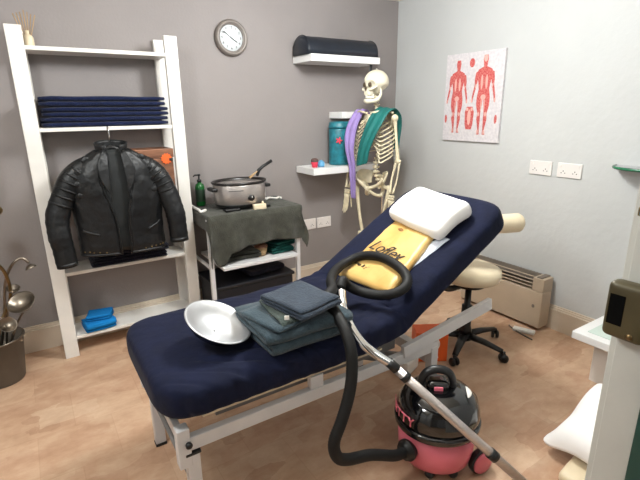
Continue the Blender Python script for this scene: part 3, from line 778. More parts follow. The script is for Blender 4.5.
# slow cooker
CX, CY, CZ = -1.560, -0.265, 0.777
t = T_('slow_cooker', 'oval brushed-steel slow cooker with a black rim on the trolley towel', 'slow cooker', (CX, CY, CZ))
ov = lambda prof, n=56, cap=True: MB().lathe(prof, (CX, CY, CZ), n, None, 0.90, 0.68, cap)
t.part('base', ov([(0.02, 0.003), (0.150, 0.003), (0.176, 0.012), (0.184, 0.028), (0.182, 0.036), (0.1, 0.036)]), M_BLACK)
t.part('steel_body', ov([(0.180, 0.030), (0.187, 0.036), (0.191, 0.08), (0.193, 0.150), (0.190, 0.156), (0.1, 0.157)]), M_STEEL)
t.part('crock', ov([(0.192, 0.156), (0.202, 0.161), (0.204, 0.168), (0.198, 0.173), (0.188, 0.170), (0.180, 0.158), (0.17, 0.08), (0.15, 0.045), (0.01, 0.042)]), mat('dark_brown_ceramic', (30, 25, 23), 0.3))
for s_ in (-1, 1):
    mb = MB(); mb.rbox((CX+s_*0.184, CY, CZ+0.128), (0.036, 0.10, 0.022), 0.008); t.part('side_handle', mb, M_BLACK)
for s_ in (-1, 1):
    mb = MB(); mb.rbox((CX+s_*0.105, CY-0.105, CZ+0.008), (0.10, 0.05, 0.016), 0.006); t.part('foot', mb, M_BLACK)
kc = Vector((CX+0.018, CY-0.1295, CZ+0.075))
mb = MB(); mb.lathe([(0.002, 0), (0.020, 0.0), (0.019, 0.016), (0.016, 0.019), (0.002, 0.019)], kc, 24, Matrix.Rotation(PI/2, 3, 'X')); kn = t.part('dial', mb, M_BLACK)
mb = MB(); mb.box(kc+Vector((0, -0.0195, 0.008)), (0.003, 0.001, 0.012)); t.part('pointer', mb, M_WHITE, kn)
mb = MB(); mb.rings([[Vector((CX-0.115+0.085*i/10, CY-0.68*(0.1935+d)*math.sqrt(1-((-0.115+0.085*i/10)/(0.9*0.1935))**2), CZ+0.121+dz)) for d, dz in ((0.0, 0), (0.001, 0), (0.001, 0.006), (0.0, 0.006))] for i in range(11)]); t.part('lettering', mb, mat('engraved_grey', (120, 116, 112), 0.5), None, 'grey printed lettering strip')
t = T_('ladle', 'wooden spatula with a black handle resting in the slow cooker', 'spatula', (CX+0.12, CY, CZ+0.18))
mb = MB(); mb.tube([(-1.478, -0.245, 0.955), (-1.455, -0.25, 0.972), (-1.425, -0.255, 0.995)], [0.020, 0.016, 0.008], 12, flat=0.4); t.part('blade', mb, M_WOODL)
mb = MB(); mb.tube([(-1.425, -0.25, 0.962), (-1.412, -0.25, 1.000), (-1.385, -0.25, 1.02), (-1.315, -0.25, 1.055)], [0.010, 0.012, 0.010, 0.011], 12); t.part('handle', mb, M_BLACK)
# soap dish, cord bits
t = T_('soap_bar', 'small cream wax block in front of the slow cooker', 'wax block', (-1.50, -0.415, 0.776))
mb = MB(); mb.rbox((-1.495, -0.412, 0.793), (0.085, 0.030, 0.034), 0.004, R(-4), (6, 3, 3), 0.001, 20); t.part('block', mb, M_CREAMV)
mb = MB(); mb.ell((-1.470, -0.410, 0.817), (0.008, 0.008, 0.008)); t.part('tip', mb, M_CREAMV)
mb = MB(); mb.tube(spline([(-1.34, -0.18, 0.784), (-1.30, -0.16, 0.788), (-1.26, -0.19, 0.784), (-1.23, -0.17, 0.786), (-1.225, -0.20, 0.784)], 6), [0.007, 0.009]*12+[0.007], 8)
single('loose_cable', mb, M_WHITE, 'white crumpled cord lying on the towel at the right of the cooker', 'cord', (-1.28, -0.18, 0.777))
mb = MB(); mb.tube(spline([(-1.832, -0.10, 0.786), (-1.840, -0.18, 0.788), (-1.838, -0.26, 0.786), (-1.84, -0.30, 0.783), (-1.80, -0.27, 0.783)], 6), 0.009, 8)
single('loose_cable', mb, M_WHITE, 'white looped cord lying on the towel at the left by the green bottle', 'cord', (-1.87, -0.2, 0.777))
# green pump bottle
BXc, BYc = -1.765, -0.085
t = T_('pump_bottle', 'green pump bottle with a black pump beside the slow cooker', 'bottle', (BXc, BYc, 0.777))
mb = MB(); mb.lathe([(0.002, 0), (0.028, 0.001), (0.031, 0.008), (0.031, 0.125), (0.026, 0.142), (0.013, 0.150), (0.012, 0.158), (0.002, 0.158)], (BXc, BYc, 0.777), 28); b_ = t.part('bottle_body', mb, M_GREENB)
mb = MB(); mb.lathe([(0.0315, 0.03), (0.0318, 0.031), (0.0318, 0.11), (0.0315, 0.111)], (BXc, BYc, 0.777), 28, cap=False); t.part('label_band', mb, M_LABELD, b_)
mb = MB(); mb.lathe([(0.002, 0.158), (0.015, 0.158), (0.015, 0.172), (0.006, 0.175), (0.005, 0.195), (0.011, 0.197), (0.011, 0.208), (0.002, 0.210)], (BXc, BYc, 0.777), 20); p_ = t.part('pump', mb, M_BLACK)
mb = MB(); mb.tube([(BXc, BYc, 0.980), (BXc-0.03, BYc-0.01, 0.981), (BXc-0.042, BYc-0.014, 0.974)], [0.006, 0.005, 0.004], 10); t.part('nozzle', mb, M_BLACK, p_)
# on the trolley's middle shelf
t = T_('wooden_pot', 'small brown wooden pot on the middle shelf of the trolley', 'pot', (-1.475, -0.36, 0.451))
mb = MB(); mb.lathe([(0.002, 0), (0.030, 0.001), (0.040, 0.03), (0.043, 0.062), (0.038, 0.062), (0.034, 0.03), (0.002, 0.02)], (-1.475, -0.36, 0.451), 24); t.part('pot_body', mb, M_WOODL)
mb = MB(); mb.lathe([(0.002, 0.058), (0.044, 0.058), (0.046, 0.066), (0.02, 0.080), (0.002, 0.082)], (-1.475, -0.36, 0.452), 24); t.part('lid', mb, M_WOODB)
for k, (dx, lab) in enumerate(((0, 'dark green cloth folded on the trolley middle shelf, the lower one'), (0.01, 'dark green cloth folded on the trolley middle shelf, the upper one'))):
    mb = MB(); folded(mb, (-1.345+dx, -0.33, 0.473+0.039*k), 0.17, 0.15, 0.038, 2, R(5+14*k), 0.007, 21+k)
    single('green_cloth', mb, M_GREENCL, lab, 'cloth', (-1.345, -0.33, 0.452+0.039*k), 'green cloths on the trolley')
mb = MB(); folded(mb, (-1.64, -0.30, 0.482), 0.26, 0.20, 0.060, 2, R(3), 0.008, 31)
single('olive_cloth', mb, M_OLIVET, 'olive-grey cloth folded at the left of the trolley middle shelf', 'cloth', (-1.64, -0.30, 0.452))
# dark crate on the bottom
t = T_('storage_crate', 'dark blue-black storage crate on the bottom shelf of the trolley', 'crate', (-1.54, -0.24, 0.101))
mb = MB(); mb.bx(-1.81, -1.27, -0.42, -0.07, 0.102, 0.290, 0.01); t.part('crate_body', mb, M_DKBOX)
mb = MB(); mb.bx(-1.82, -1.26, -0.43, -0.06, 0.291, 0.312, 0.006); t.part('lid', mb, M_DKBOX)
mb = MB(); mb.rbox((-1.44, -0.25, 0.331), (0.28, 0.22, 0.036), 0.015, R(8), (6, 6, 2), 0.003, 12)
single('folded_blanket', mb, M_DKTERRY, 'dark folded blanket lying on the storage crate in the trolley', 'blanket', (-1.44, -0.25, 0.313))

# ------------------------------------------------------------ bucket with metal flowers (far left)
BK = Vector((-2.985, -0.265, 0))
t = T_('bucket', 'grey-brown bucket holding metal flowers on the floor at far left', 'bucket', BK)
mb = MB(); mb.lathe([(0.002, 0.002), (0.098, 0.002), (0.102, 0.01), (0.128, 0.240), (0.133, 0.243), (0.133, 0.250), (0.124, 0.250), (0.098, 0.02), (0.002, 0.016)], BK, 40); t.part('bucket_body', mb, M_BUCKET)
mb = MB(); mb.tube([BK+Vector((0.131*cos(a), 0.131*sin(a), 0.248)) for a in [2*PI*k/40 for k in range(40)]], 0.005, 8, loop=True); t.part('rim', mb, M_PEWTER)
t = T_('metal_flowers', 'bunch of aged metal flower stems with cup heads in the bucket', 'metal flowers', BK+Vector((0, 0, 0.02)))
def stem(pts, r=0.006, m=M_PEWTER):
    mb = MB(); mb.tube(spline(pts, 6), r, 8); return t.part('stem', mb, m)
def cup(c, d, r, par, m=M_PEWTER):
    d = Vector(d).normalized(); rot = d.to_track_quat('Z', 'Y').to_matrix()
    mb = MB(); mb.lathe([(0.004, -r*0.72), (r*0.5, -r*0.62), (r*0.85, -r*0.3), (r, 0.0), (r*1.05, 0.004), (r*0.97, 0.002), (r*0.8, -r*0.25), (r*0.45, -r*0.52), (0.004, -r*0.6)], c, 28, rot); return t.part('flower_cup', mb, m, par)
b0 = BK+Vector((0, 0, 0.03))
s_ = stem([b0+Vector((0.03, -0.03, 0)), BK+Vector((0.07, -0.05, 0.22)), BK+Vector((0.115, -0.07, 0.33)), (-2.835, -0.40, 0.405)]); cup(Vector((-2.832, -0.405, 0.465)), (-0.25, -0.45, 0.75), 0.062, s_)
s_ = stem([b0+Vector((-0.02, 0, 0)), BK+Vector((0.06, -0.02, 0.35)), BK+Vector((0.10, -0.06, 0.55)), (-2.840, -0.40, 0.660), (-2.795, -0.40, 0.690), (-2.765, -0.40, 0.660)], 0.007); cup(Vector((-2.762, -0.40, 0.635)), (0.3, -0.2, -0.9), 0.026, s_)
s_ = stem([b0+Vector((-0.03, -0.02, 0)), BK+Vector((0.0, -0.03, 0.4)), BK+Vector((0.06, -0.06, 0.75)), (-2.880, -0.38, 0.90)], 0.007); cup(Vector((-2.870, -0.38, 0.935)), (0.1, -0.5, 0.8), 0.040, s_, M_BRASS)
s_ = stem([b0+Vector((0.0, -0.05, 0)), BK+Vector((0.03, -0.07, 0.3)), BK+Vector((0.11, -0.08, 0.48)), (-2.87, -0.40, 0.62), (-2.90, -0.42, 0.70)], 0.008, M_BRASS)
cup(Vector((-2.905, -0.425, 0.715)), (-0.2, -0.6, 0.6), 0.030, s_, M_BRASS)
s_ = stem([b0+Vector((-0.04, 0.0, 0)), BK+Vector((-0.02, -0.07, 0.25)), BK+Vector((0.02, -0.10, 0.33)), (-2.915, -0.42, 0.36)], 0.006); cup(Vector((-2.905, -0.425, 0.37)), (0.3, -0.6, 0.6), 0.040, s_)
s_ = stem([b0+Vector((0.02, 0.02, 0)), BK+Vector((0.06, 0.0, 0.28)), BK+Vector((0.09, -0.03, 0.42)), (-2.86, -0.36, 0.52)], 0.006); cup(Vector((-2.855, -0.362, 0.53)), (0.1, -0.3, 0.9), 0.030, s_)

# ------------------------------------------------------------ treatment couch
t = T_('treatment_couch', 'white-framed treatment couch with raised backrest under the navy sheet', 'massage couch', (-1.85, -1.49, 0))
KN, KF = -1.760, -1.235
for y, s_ in ((KN, -1), (KF, 1)):
    lg = t.part('leg', MB().bx(-2.448, -2.408, y-0.020, y+0.020, 0.300, 0.440, 0.003), M_STEELW)
    t.part('foot_tube', MB().bx(-2.424, -2.382, y-0.018, y+0.018, 0.012, 0.338, 0.003), M_STEELW, lg)
    t.part('black_cap', MB().bx(-2.428, -2.378, y-0.022, y+0.022, 0.3385, 0.349, 0.003), M_BLACK, lg)
    mb = MB(); mb.lathe([(0.002, 0), (0.010, 0), (0.011, 0.010), (0.008, 0.014), (0.002, 0.015)], (-2.416, y+s_*0.0205, 0.385), 16, Matrix.Rotation(s_*-PI/2, 3, 'X')); t.part('knob', mb, M_BLACK, lg)
    t.part('foot_pad', MB().bx(-2.426, -2.380, y-0.021, y+0.021, 0.0, 0.0118, 0.003), M_BLACK, lg)
    lg = t.part('leg', MB().bx(-1.345, -1.305, y-0.018, y+0.018, 0.012, 0.375, 0.003), M_STEELW)
    t.part('foot_pad', MB().bx(-1.347, -1.303, y-0.021, y+0.021, 0.0, 0.0118, 0.003), M_BLACK, lg)
    t.part('side_rail', MB().bx(-2.4075, -1.30, y-0.014, y+0.014, 0.352, 0.400, 0.003), M_STEELW)
    for x in (-1.935,):
        t.part('upright', MB().bx(x-0.028, x+0.028, y-0.012, y+0.012, 0.4005, 0.450, 0.002), M_STEELW)
    # bar that carries the backrest
    ang = R(-8.3)
    mb = MB(); mb.box((-1.235, y-0.010 if s_ < 0 else y+0.010, 0.448), (0.56, 0.022, 0.056), Matrix.Rotation(ang, 3, 'Y'), 0.002); t.part('backrest_bar', mb, M_STEELW)
t.part('cross_bar', MB().bx(-2.440, -2.418, KN+0.021, KF-0.021, 0.375, 0.415, 0.002), M_STEELW)
mb = MB(); mb.cyl((-2.415, KN+0.02, 0.25), (-2.415, KF-0.02, 0.25), 0.009, None, 12); t.part('cross_bar', mb, M_GREYMECH)
t.part('motor_tray', MB().bx(-2.30, -1.50, -1.71, -1.32, 0.395, 0.440, 0.003), M_GREYMECH)
t.part('cross_bar', MB().bx(-1.345, -1.305, KN+0.0185, KF-0.0185, 0.29, 0.34, 0.002), M_STEELW)
mb = MB(); mb.box((-1.55, -1.60, 0.33), (0.46, 0.03, 0.05), Matrix.Rotation(R(24), 3, 'Y'), 0.003); t.part('lift_arm', mb, M_GREYMECH)
mb = MB(); mb.box((-1.55, -1.40, 0.33), (0.46, 0.03, 0.05), Matrix.Rotation(R(24), 3, 'Y'), 0.003); t.part('lift_arm', mb, M_GREYMECH)
mb = MB(); mb.cyl((-1.72, -1.50, 0.42), (-1.36, -1.50, 0.30), 0.024, 0.018, 20); t.part('actuator', mb, M_GREYMECH)
t.part('mattress_board', MB().bx(-2.36, -1.62, -1.765, -1.235, 0.4505, 0.4592, 0.002), M_UNDER)
BU = Vector((cos(R(30.6)), 0, sin(R(30.6)))); BN = Vector((-sin(R(30.6)), 0, cos(R(30.6))))
B0 = Vector((-1.66, 0, 0.57))
def bp(s_, y, h=0.0): return B0+BU*s_+BN*h+Vector((0, y, 0))
mb = MB(); rotB = Matrix(((BU.x, 0, BN.x), (0, 1, 0), (BU.z, 0, BN.z)))
mb.box(bp(0.46, -1.495, -0.1475), (0.62, 0.50, 0.016), rotB, 0.003); t.part('backrest_board', mb, M_UNDER)

# navy fitted sheet, following the leg section, the bend and the raised section
path = [(-2.490, 0.531), (-2.475, 0.531), (-2.44, 0.531), (-2.38, 0.531), (-2.30, 0.531), (-2.2, 0.531), (-2.1, 0.531), (-2.0, 0.531), (-1.9, 0.531), (-1.80, 0.532), (-1.72, 0.534), (-1.66, 0.542)]
for s_ in (0.08, 0.14, 0.22, 0.30, 0.38, 0.46, 0.54, 0.62, 0.68, 0.74, 0.785, 0.807, 0.818):
    q = bp(s_, 0, -0.064); path.append((q.x, q.z))
PL = spline([(x, 0, z) for x, z in path], 10)
Lc = [0.0]
for a, b in zip(PL[:-1], PL[1:]): Lc.append(Lc[-1]+(b-a).length)
Lt = Lc[-1]; SYC = -1.500
mb = MB(); rg = []
for i, c in enumerate(PL):
    tv = (PL[min(i+1, len(PL)-1)]-PL[max(i-1, 0)]).normalized(); nv_ = Vector((-tv.z, 0, tv.x))
    d = min(Lc[i], Lt-Lc[i]); rc = 0.13 if Lc[i] < Lt/2 else 0.10
    dd = min(d, rc); wy = 0.306-rc+math.sqrt(max(0, rc*rc-(rc-dd)**2)); rz = 0.055
    dz = min(d, rz); hz = 0.069-rz*0.75+0.75*math.sqrt(max(0, rz*rz-(rz-dz)**2))
    ring = []
    for k in range(120):
        a = 2*PI*k/120; ca, sa = cos(a), sin(a); e = 0.34
        y = wy*math.copysign(abs(ca)**e, ca); z = hz*math.copysign(abs(sa)**(e+0.12), sa)
        side = abs(ca)**3
        s_ = Lc[i]
        wr = 0.0030*noise.noise(Vector((s_*7, y*5, 2.0)))
        # tension creases running from the corners and along the sides
        cr = 0.0075*side*sin(s_*46+3*y+2.5*noise.noise(Vector((s_*5, 0, a))))*(1-min(1, abs(sa)*0.8)) if s_ < 0.95 else 0.0025*side*sin(s_*24)
        dg = 0.0075*noise.noise(Vector(((s_*1.0+y*1.9)*15, (s_-y)*3, 7)))*max(0, 1-abs(s_-0.45)/0.6)*(0.5+0.5*side)
        bend = 0.004*math.exp(-((s_-0.86)/0.10)**2)*noise.noise(Vector((s_*18+y*6, y*9, 5)))*2.5
        near_ = max(0, min(1, (0.05-y)/0.25)); wdw = math.exp(-((s_-0.42)/0.30)**2)*near_ + 0.5*math.exp(-((s_-0.90)/0.10)**2)
        ac = (y+0.42*s_)*17+1.2*noise.noise(Vector((s_*4, y*4, 1)))
        rdg = max(0, 1-abs(noise.noise(Vector((ac, (s_-y)*2.2, 3))))*4)
        bend += -0.013*rdg*wdw
        p = c + Vector((0, SYC+y+math.copysign(cr, ca)*1.0, 0)) + nv_*(z+(wr+dg+bend)*(1 if sa > 0 else 0.2)-0.006*side*(sa < 0)*0)
        if Lc[i] < 0.80: p.z = max(p.z, 0.4603)
        ring.append(p)
    rg.append(ring)
mb.rings(rg)
single('fitted_sheet', mb, M_NAVY, 'navy blue fitted sheet stretched over the whole treatment couch', 'sheet', (-1.85, -1.49, 0.48))

# white paper under the bag, pillow, yellow bag
def paper(u, v):
    s_ = 0.215+0.30*u; y = -1.38-0.31*v + (0.020*(1-u) if v > 0.5 else 0)
    if v > 0.85 and u < 0.2: s_ += 0.02
    y2 = y-0.035*u*v
    return bp(s_, y2, 0.0025+0.004*noise.noise(Vector((u*5, v*5, 0)))+0.003)
mb = MB(); mb.sheet(paper, 24, 18, 0.003)
single('couch_paper', mb, M_PAPER, 'pale white-blue cloth sheet lying on the backrest under the yellow bag', 'cloth', bp(0.4, -1.5, 0))
mb = MB()
prx = Matrix(((BU.x, 0, BN.x), (0, 1, 0), (BU.z, 0, BN.z)))
def pw(p):
    u = p.x/0.125
    return Vector((p.x, p.y*(1-0.03*u), p.z*(1+0.12*u)+0.006*cos(u*PI)))
mb.rbox(bp(0.602, -1.543, 0.051), (0.225, 0.372, 0.084), 0.036, prx @ Matrix.Rotation(R(-7), 3, 'Z'), (12, 14, 4), 0.004, 6.0, 2.0, pw)
single('pillow', mb, M_FOAM, 'thick white pillow at the head of the couch backrest', 'pillow', bp(0.645, -1.465, 0))

t = T_('carrier_bag', 'golden-yellow bag with black handwritten lettering lying on the couch backrest', 'bag', bp(0.35, -1.5, 0.01))
# corners measured on the backrest
c00, c10, c11, c01 = (0.120, -1.378), (0.555, -1.372), (0.495, -1.655), (0.138, -1.722)
def bagp(u, v, h=0.0):
    s_ = (c00[0]*(1-u)+c10[0]*u)*(1-v)+(c01[0]*(1-u)+c11[0]*u)*v
    y = (c00[1]*(1-u)+c10[1]*u)*(1-v)+(c01[1]*(1-u)+c11[1]*u)*v
    s_ += 0.010*sin(v*PI)*(1 if u > 0.5 else 0)
    return bp(s_, y, h)
for_rings = []
nb = 26
mb = MB()
def bagh(u, v):
    e = min(1, min(u, 1-u)/0.05)**0.5*min(1, min(v, 1-v)/0.05)**0.5
    return 0.012+0.012*e+0.004*noise.noise(Vector((u*5, v*5, 3)))*e+0.004*noise.noise(Vector((u*14, v*9, 6)))*e+0.012*v
bm = mb.bm
A = [[bm.verts.new(bagp(i/nb, j/nb, bagh(i/nb, j/nb))) for j in range(nb+1)] for i in range(nb+1)]
Bv = [[bm.verts.new(bagp(i/nb, j/nb, 0.0085)) for j in range(nb+1)] for i in range(nb+1)]
def qf(*v):
    f = bm.faces.new(v); f.smooth = True
for i in range(nb):
    for j in range(nb):
        qf(A[i][j], A[i+1][j], A[i+1][j+1], A[i][j+1]); qf(Bv[i][j], Bv[i][j+1], Bv[i+1][j+1], Bv[i+1][j])
for i in range(nb):
    qf(A[i][0], Bv[i][0], Bv[i+1][0], A[i+1][0]); qf(A[i][nb], A[i+1][nb], Bv[i+1][nb], Bv[i][nb])
    qf(A[0][i], A[0][i+1], Bv[0][i+1], Bv[0][i]); qf(A[nb][i], Bv[nb][i], Bv[nb][i+1], A[nb][i+1])
bag = t.part('bag_body', mb, M_GOLDBAG)
# handle slot: dark oval laid on the bag as the shade inside the hole
mb = MB(); sl = [(0.82+0.022*cos(a), 0.34+0.060*sin(a)) for a in [2*PI*k/20 for k in range(20)]]
mb.rings([[bagp(u, v, bagh(u, v)+d) for u, v in sl] for d in (0.0004, 0.0012)]); t.part('handle_slot_shade', mb, mat('bag_shade_brown', (150, 104, 50), 0.6), bag)
# lettering: the script reads across the bag (y) and leans along the slope
dX = (bagp(0.5, 0.9)-bagp(0.5, 0.1)).normalized(); dN = BN; dY = dN.cross(dX).normalized()
q = bagp(0.49, 0.46, bagh(0.49, 0.46)+0.007)
text_part(t, 'lettering', 'Lofley', 0.088, frame(dX, dY, dX.cross(dY), q), M_INK, bag, 0.0008, 0.35)
q = bagp(0.20, 0.28, bagh(0.2, 0.28)+0.003)
text_part(t, 'small_print', 'soap & gift', 0.026, frame(dX, dY, dX.cross(dY), q), M_INK, bag, 0.0008, 0.2)

# ------------------------------------------------------------ towels and bowl on the couch
TOW = [((-1.965, -1.662, 0.6030), 0.285, 0.330, 0.044, 1, M_TEALT, 'large slate-teal towel folded at the bottom of the pile on the couch', 41),
       ((-1.973, -1.668, 0.6480), 0.285, 0.335, 0.042, -1, M_TEALT, 'large slate-teal towel folded, second from the bottom of the pile on the couch', 47)]
for c, lx, ly, h, a, m_, lab, sd in TOW:
    mb = MB(); folded(mb, (c[0], c[1], c[2]+h/2), lx, ly, h, 2, R(a-90), 0.004, sd)
    single('bath_towel', mb, m_, lab, 'towel', c, 'towels piled on the couch')
mb = MB(); folded(mb, (-2.060, -1.700, 0.6910+0.008), 0.235, 0.150, 0.016, 1, R(-78), 0.004, 51)
single('bath_towel', mb, M_TEALT, 'smaller slate-teal towel lying skewed at the left of the pile on the couch', 'towel', (-2.045, -1.63, 0.6980), 'towels piled on the couch')
mb = MB(); mb.sheet(lambda u, v: (-2.070+0.185*u-0.015*v, -1.600-0.205*v+0.03*u, 0.7125+0.003*sin(u*9)+0.003*sin(v*7+1)-0.018*max(0, v-0.85)*6), 16, 16, 0.009)
single('hand_towel', mb, M_SAGET, 'sage-grey hand towel lying between the teal and the blue-grey towels on the couch', 'towel', (-2.00, -1.70, 0.72), 'towels piled on the couch')
t = T_('hand_towel', 'blue-grey hand towel folded on top of the pile on the couch', 'towel', (-1.99, -1.65, 0.731), 'towels piled on the couch')
mb = MB(); folded(mb, (-1.962, -1.712, 0.7195+0.0165), 0.225, 0.185, 0.032, 3, R(-80), 0.005, 61); t.part('cloth', mb, M_SLATET)
mb = MB(); mb.box((-2.066, -1.800, 0.7285), (0.016, 0.003, 0.014), R(-30)); t.part('care_label', mb, M_WHITE, None, 'white care label')

BC = Vector((-2.228, -1.600, 0.678))
tilt = Matrix.Rotation(R(11), 3, Vector((0.948, -0.318, 0)).normalized()) @ Matrix.Rotation(R(23), 3, Vector((0.318, 0.948, 0)).normalized())
t = T_('metal_bowl', 'wide shallow aluminium bowl tilted on the navy sheet beside the towels', 'bowl', (BC.x, BC.y, 0.602))
rb = 0.116
mb = MB(); mb.lathe([(0.003, -0.056), (0.058, -0.052), (0.094, -0.030), (rb-0.004, -0.003), (rb-0.001, 0.0)], BC, 56, tilt, cap=False); t.part('outer_shell', mb, M_BLACKG, None, 'outer shell coloured dark as a reflection of the navy sheet')  # black colour replaces the dark navy reflection on the metal
mb = MB(); mb.lathe([(rb-0.001, 0.0005), (rb+0.004, 0.002), (rb+0.004, 0.004), (rb-0.004, 0.004), (0.090, -0.020), (0.055, -0.036), (0.003, -0.040)], BC, 56, tilt, cap=False); t.part('bowl_inside', mb, M_ALU)

# ------------------------------------------------------------ stool on castors with back roll
SC = Vector((-0.66, -1.41, 0))
t = T_('stool', 'cream padded stool with black five-star castor base behind the couch', 'stool', SC)
mb = MB(); mb.lathe([(0.002, 0.430), (0.135, 0.430), (0.165, 0.442), (0.173, 0.468), (0.167, 0.498), (0.138, 0.512), (0.05, 0.516), (0.002, 0.516)], SC, 44); t.part('seat', mb, M_CREAMV)
mb = MB(); mb.lathe([(0.002, 0.398), (0.09, 0.398), (0.09, 0.429), (0.002, 0.4295)], SC, 24); t.part('seat_plate', mb, M_BLACK)
mb = MB(); mb.lathe([(0.002, 0.095), (0.040, 0.095), (0.036, 0.12), (0.030, 0.14), (0.030, 0.27), (0.018, 0.275), (0.018, 0.397), (0.002, 0.397)], SC, 24); t.part('gas_lift', mb, M_BLACK)
base = MB(); base.lathe([(0.002, 0.055), (0.045, 0.055), (0.050, 0.075), (0.040, 0.094), (0.002, 0.0945)], SC, 24); hub = t.part('hub', base, M_BLACK)
a0 = math.atan2(-1.52+1.41, -0.87+0.66)
for k in range(5):
    a = a0+2*PI*k/5; d = Vector((cos(a), sin(a), 0))
    mb = MB(); mb.tube([SC+d*0.035+Vector((0, 0, 0.078)), SC+d*0.13+Vector((0, 0, 0.076)), SC+d*0.235+Vector((0, 0, 0.062))], [0.026, 0.022, 0.016], 12, flat=0.75); lg = t.part('leg', mb, M_BLACK)
    q = SC+d*0.245; pr = Matrix.Rotation(a+0.9, 3, 'Z') @ Matrix.Rotation(PI/2, 3, 'X')
    mb = MB()
    for o in (-0.013, 0.013):
        mb.lathe([(0.002, -0.008), (0.022, -0.008), (0.025, 0), (0.022, 0.008), (0.002, 0.008)], q+Vector((0, 0, 0.025))+(pr @ Vector((0, 0, o))), 20, pr)
    mb.cyl(q+Vector((0, 0, 0.030)), q+Vector((0, 0, 0.062)), 0.010, None, 10); t.part('castor', mb, M_BLACK, lg)
rl = spline([(-0.80, -1.34, 0.775), (-0.70, -1.455, 0.775), (-0.60, -1.53, 0.775), (-0.475, -1.575, 0.775)], 8)
mb = MB()
n_ = len(rl); rads = [0.052*math.sqrt(max(0.02, 1-max(0, (abs(i-(n_-1)/2)-((n_-1)/2-2.2))/2.3)**2)) for i in range(n_)]
mb.tube(rl, rads, 22, ref=(0, 0, 1), flat=1.0); t.part('back_roll', mb, M_CREAMV)
mb = MB(); mb.tube(spline([(-0.69, -1.405, 0.405), (-0.80, -1.395, 0.40), (-0.86, -1.400, 0.45), (-0.83, -1.415, 0.62), (-0.745, -1.425, 0.72)], 6), 0.012, 10, flat=1.6); t.part('back_support', mb, M_BLACK)

# orange box on the floor
t = T_('orange_box', 'orange cardboard box with a white looped symbol on the floor behind the couch', 'box', (-0.925, -1.378, 0))
obr = Matrix.Rotation(R(-32), 3, 'Z')
oc = Vector((-0.925, -1.378, 0.091))
mb = MB(); mb.box(oc, (0.18, 0.11, 0.180), obr, 0.003); t.part('box_body', mb, M_ORANGE)
fz = obr @ Vector((0, -1, 0)); fx = obr @ Vector((1, 0, 0))
fc = oc+fz*0.0562+Vector((0, 0, 0.01))
mb = MB(); mb.tube([fc+fx*(0.030*cos(a)+0.01)+Vector((0, 0, 0.01+0.036*sin(a))) for a in [2*PI*k/24 for k in range(24)]], 0.005, 8, loop=True, flat=1.0); t.part('symbol', mb, M_WHITE, None, 'white loop symbol')
mb = MB(); mb.tube([fc+fx*(0.005)+Vector((0, 0, -0.03)), fc+fx*(-0.012)+Vector((0, 0, -0.075))], 0.005, 8); mb.tube([fc+fx*(0.020)+Vector((0, 0, -0.03)), fc+fx*(0.035)+Vector((0, 0, -0.075))], 0.005, 8); t.part('symbol', mb, M_WHITE, None, 'white tail of the symbol')
mb = MB(); mb.rbox((-1.13, -1.40, 0.040), (0.14, 0.10, 0.078), 0.012, R(20), (5, 4, 3), 0.004, 12)
single('white_carton', mb, M_WHITE, 'small crumpled white carton on the floor beside the orange box', 'carton', (-1.13, -1.40, 0))

# ------------------------------------------------------------ vacuum cleaner
VC = Vector((-1.486, -1.950, 0))
t = T_('vacuum_cleaner', 'round pink and glossy black canister vacuum cleaner on the floor in front of the couch', 'vacuum cleaner', VC)
mb = MB(); mb.lathe([(0.002, 0.032), (0.122, 0.032), (0.138, 0.045), (0.147, 0.080), (0.154, 0.185), (0.002, 0.186)], VC, 56); t.part('drum', mb, M_PINK)
mb = MB(); mb.lathe([(0.002, 0.187), (0.159, 0.187), (0.166, 0.192), (0.168, 0.212), (0.163, 0.218), (0.002, 0.218)], VC, 56); t.part('band', mb, M_BLACKG)
dprof = [(0.160, 0.2185), (0.162, 0.235), (0.159, 0.262), (0.149, 0.290), (0.128, 0.314), (0.100, 0.329), (0.070, 0.336), (0.002, 0.338)]
mb = MB(); mb.lathe([(0.002, 0.2185)]+dprof, VC, 56); dome = t.part('dome', mb, M_BLACKG)
# carrying handle on top, across the dome
hd = Vector((-0.80, 0.60, 0)).normalized(); hc = VC+Vector((0.0, 0.01, 0))
hp = [hc+hd*0.062+Vector((0, 0, 0.318)), hc+hd*0.060+Vector((0, 0, 0.360)), hc+hd*0.040+Vector((0, 0, 0.395)), hc+Vector((0, 0, 0.408)), hc-hd*0.040+Vector((0, 0, 0.395)), hc-hd*0.060+Vector((0, 0, 0.360)), hc-hd*0.062+Vector((0, 0, 0.318))]
mb = MB(); mb.tube(spline(hp, 6), 0.017, 14, flat=0.75); t.part('carrying_handle', mb, M_BLACK)
fdv = Vector((-0.62, -0.785, 0)); sdv = Vector((0.785, -0.62, 0))
mb = MB(); mb.rbox(hc+Vector((0, 0, 0.345)), (0.085, 0.075, 0.045), 0.02, Matrix.Rotation(math.atan2(hd.y, hd.x), 3, 'Z'), (4, 4, 3)); t.part('handle_base', mb, M_BLACKG)
# red-pink rocker switch
mb = MB(); mb.box(hc+fdv*0.0395+Vector((0, 0, 0.345)), (0.034, 0.006, 0.016), Matrix.Rotation(math.atan2(sdv.y, sdv.x), 3, 'Z'), 0.002); t.part('rocker_switch', mb, M_PINKL)
# cord winder knob: pale crescent on the right shoulder of the dome
cd = Vector((0.35, -0.30, 0)).normalized()
mb = MB(); mb.tube([VC+Vector((0.112*cos(a), 0.112*sin(a), 0.322)) for a in [R(-62+38*i/8) for i in range(9)]], [0.003, 0.007, 0.010, 0.012, 0.013, 0.012, 0.010, 0.007, 0.003], 12, flat=0.5); t.part('winder_grip', mb, M_WHITE)
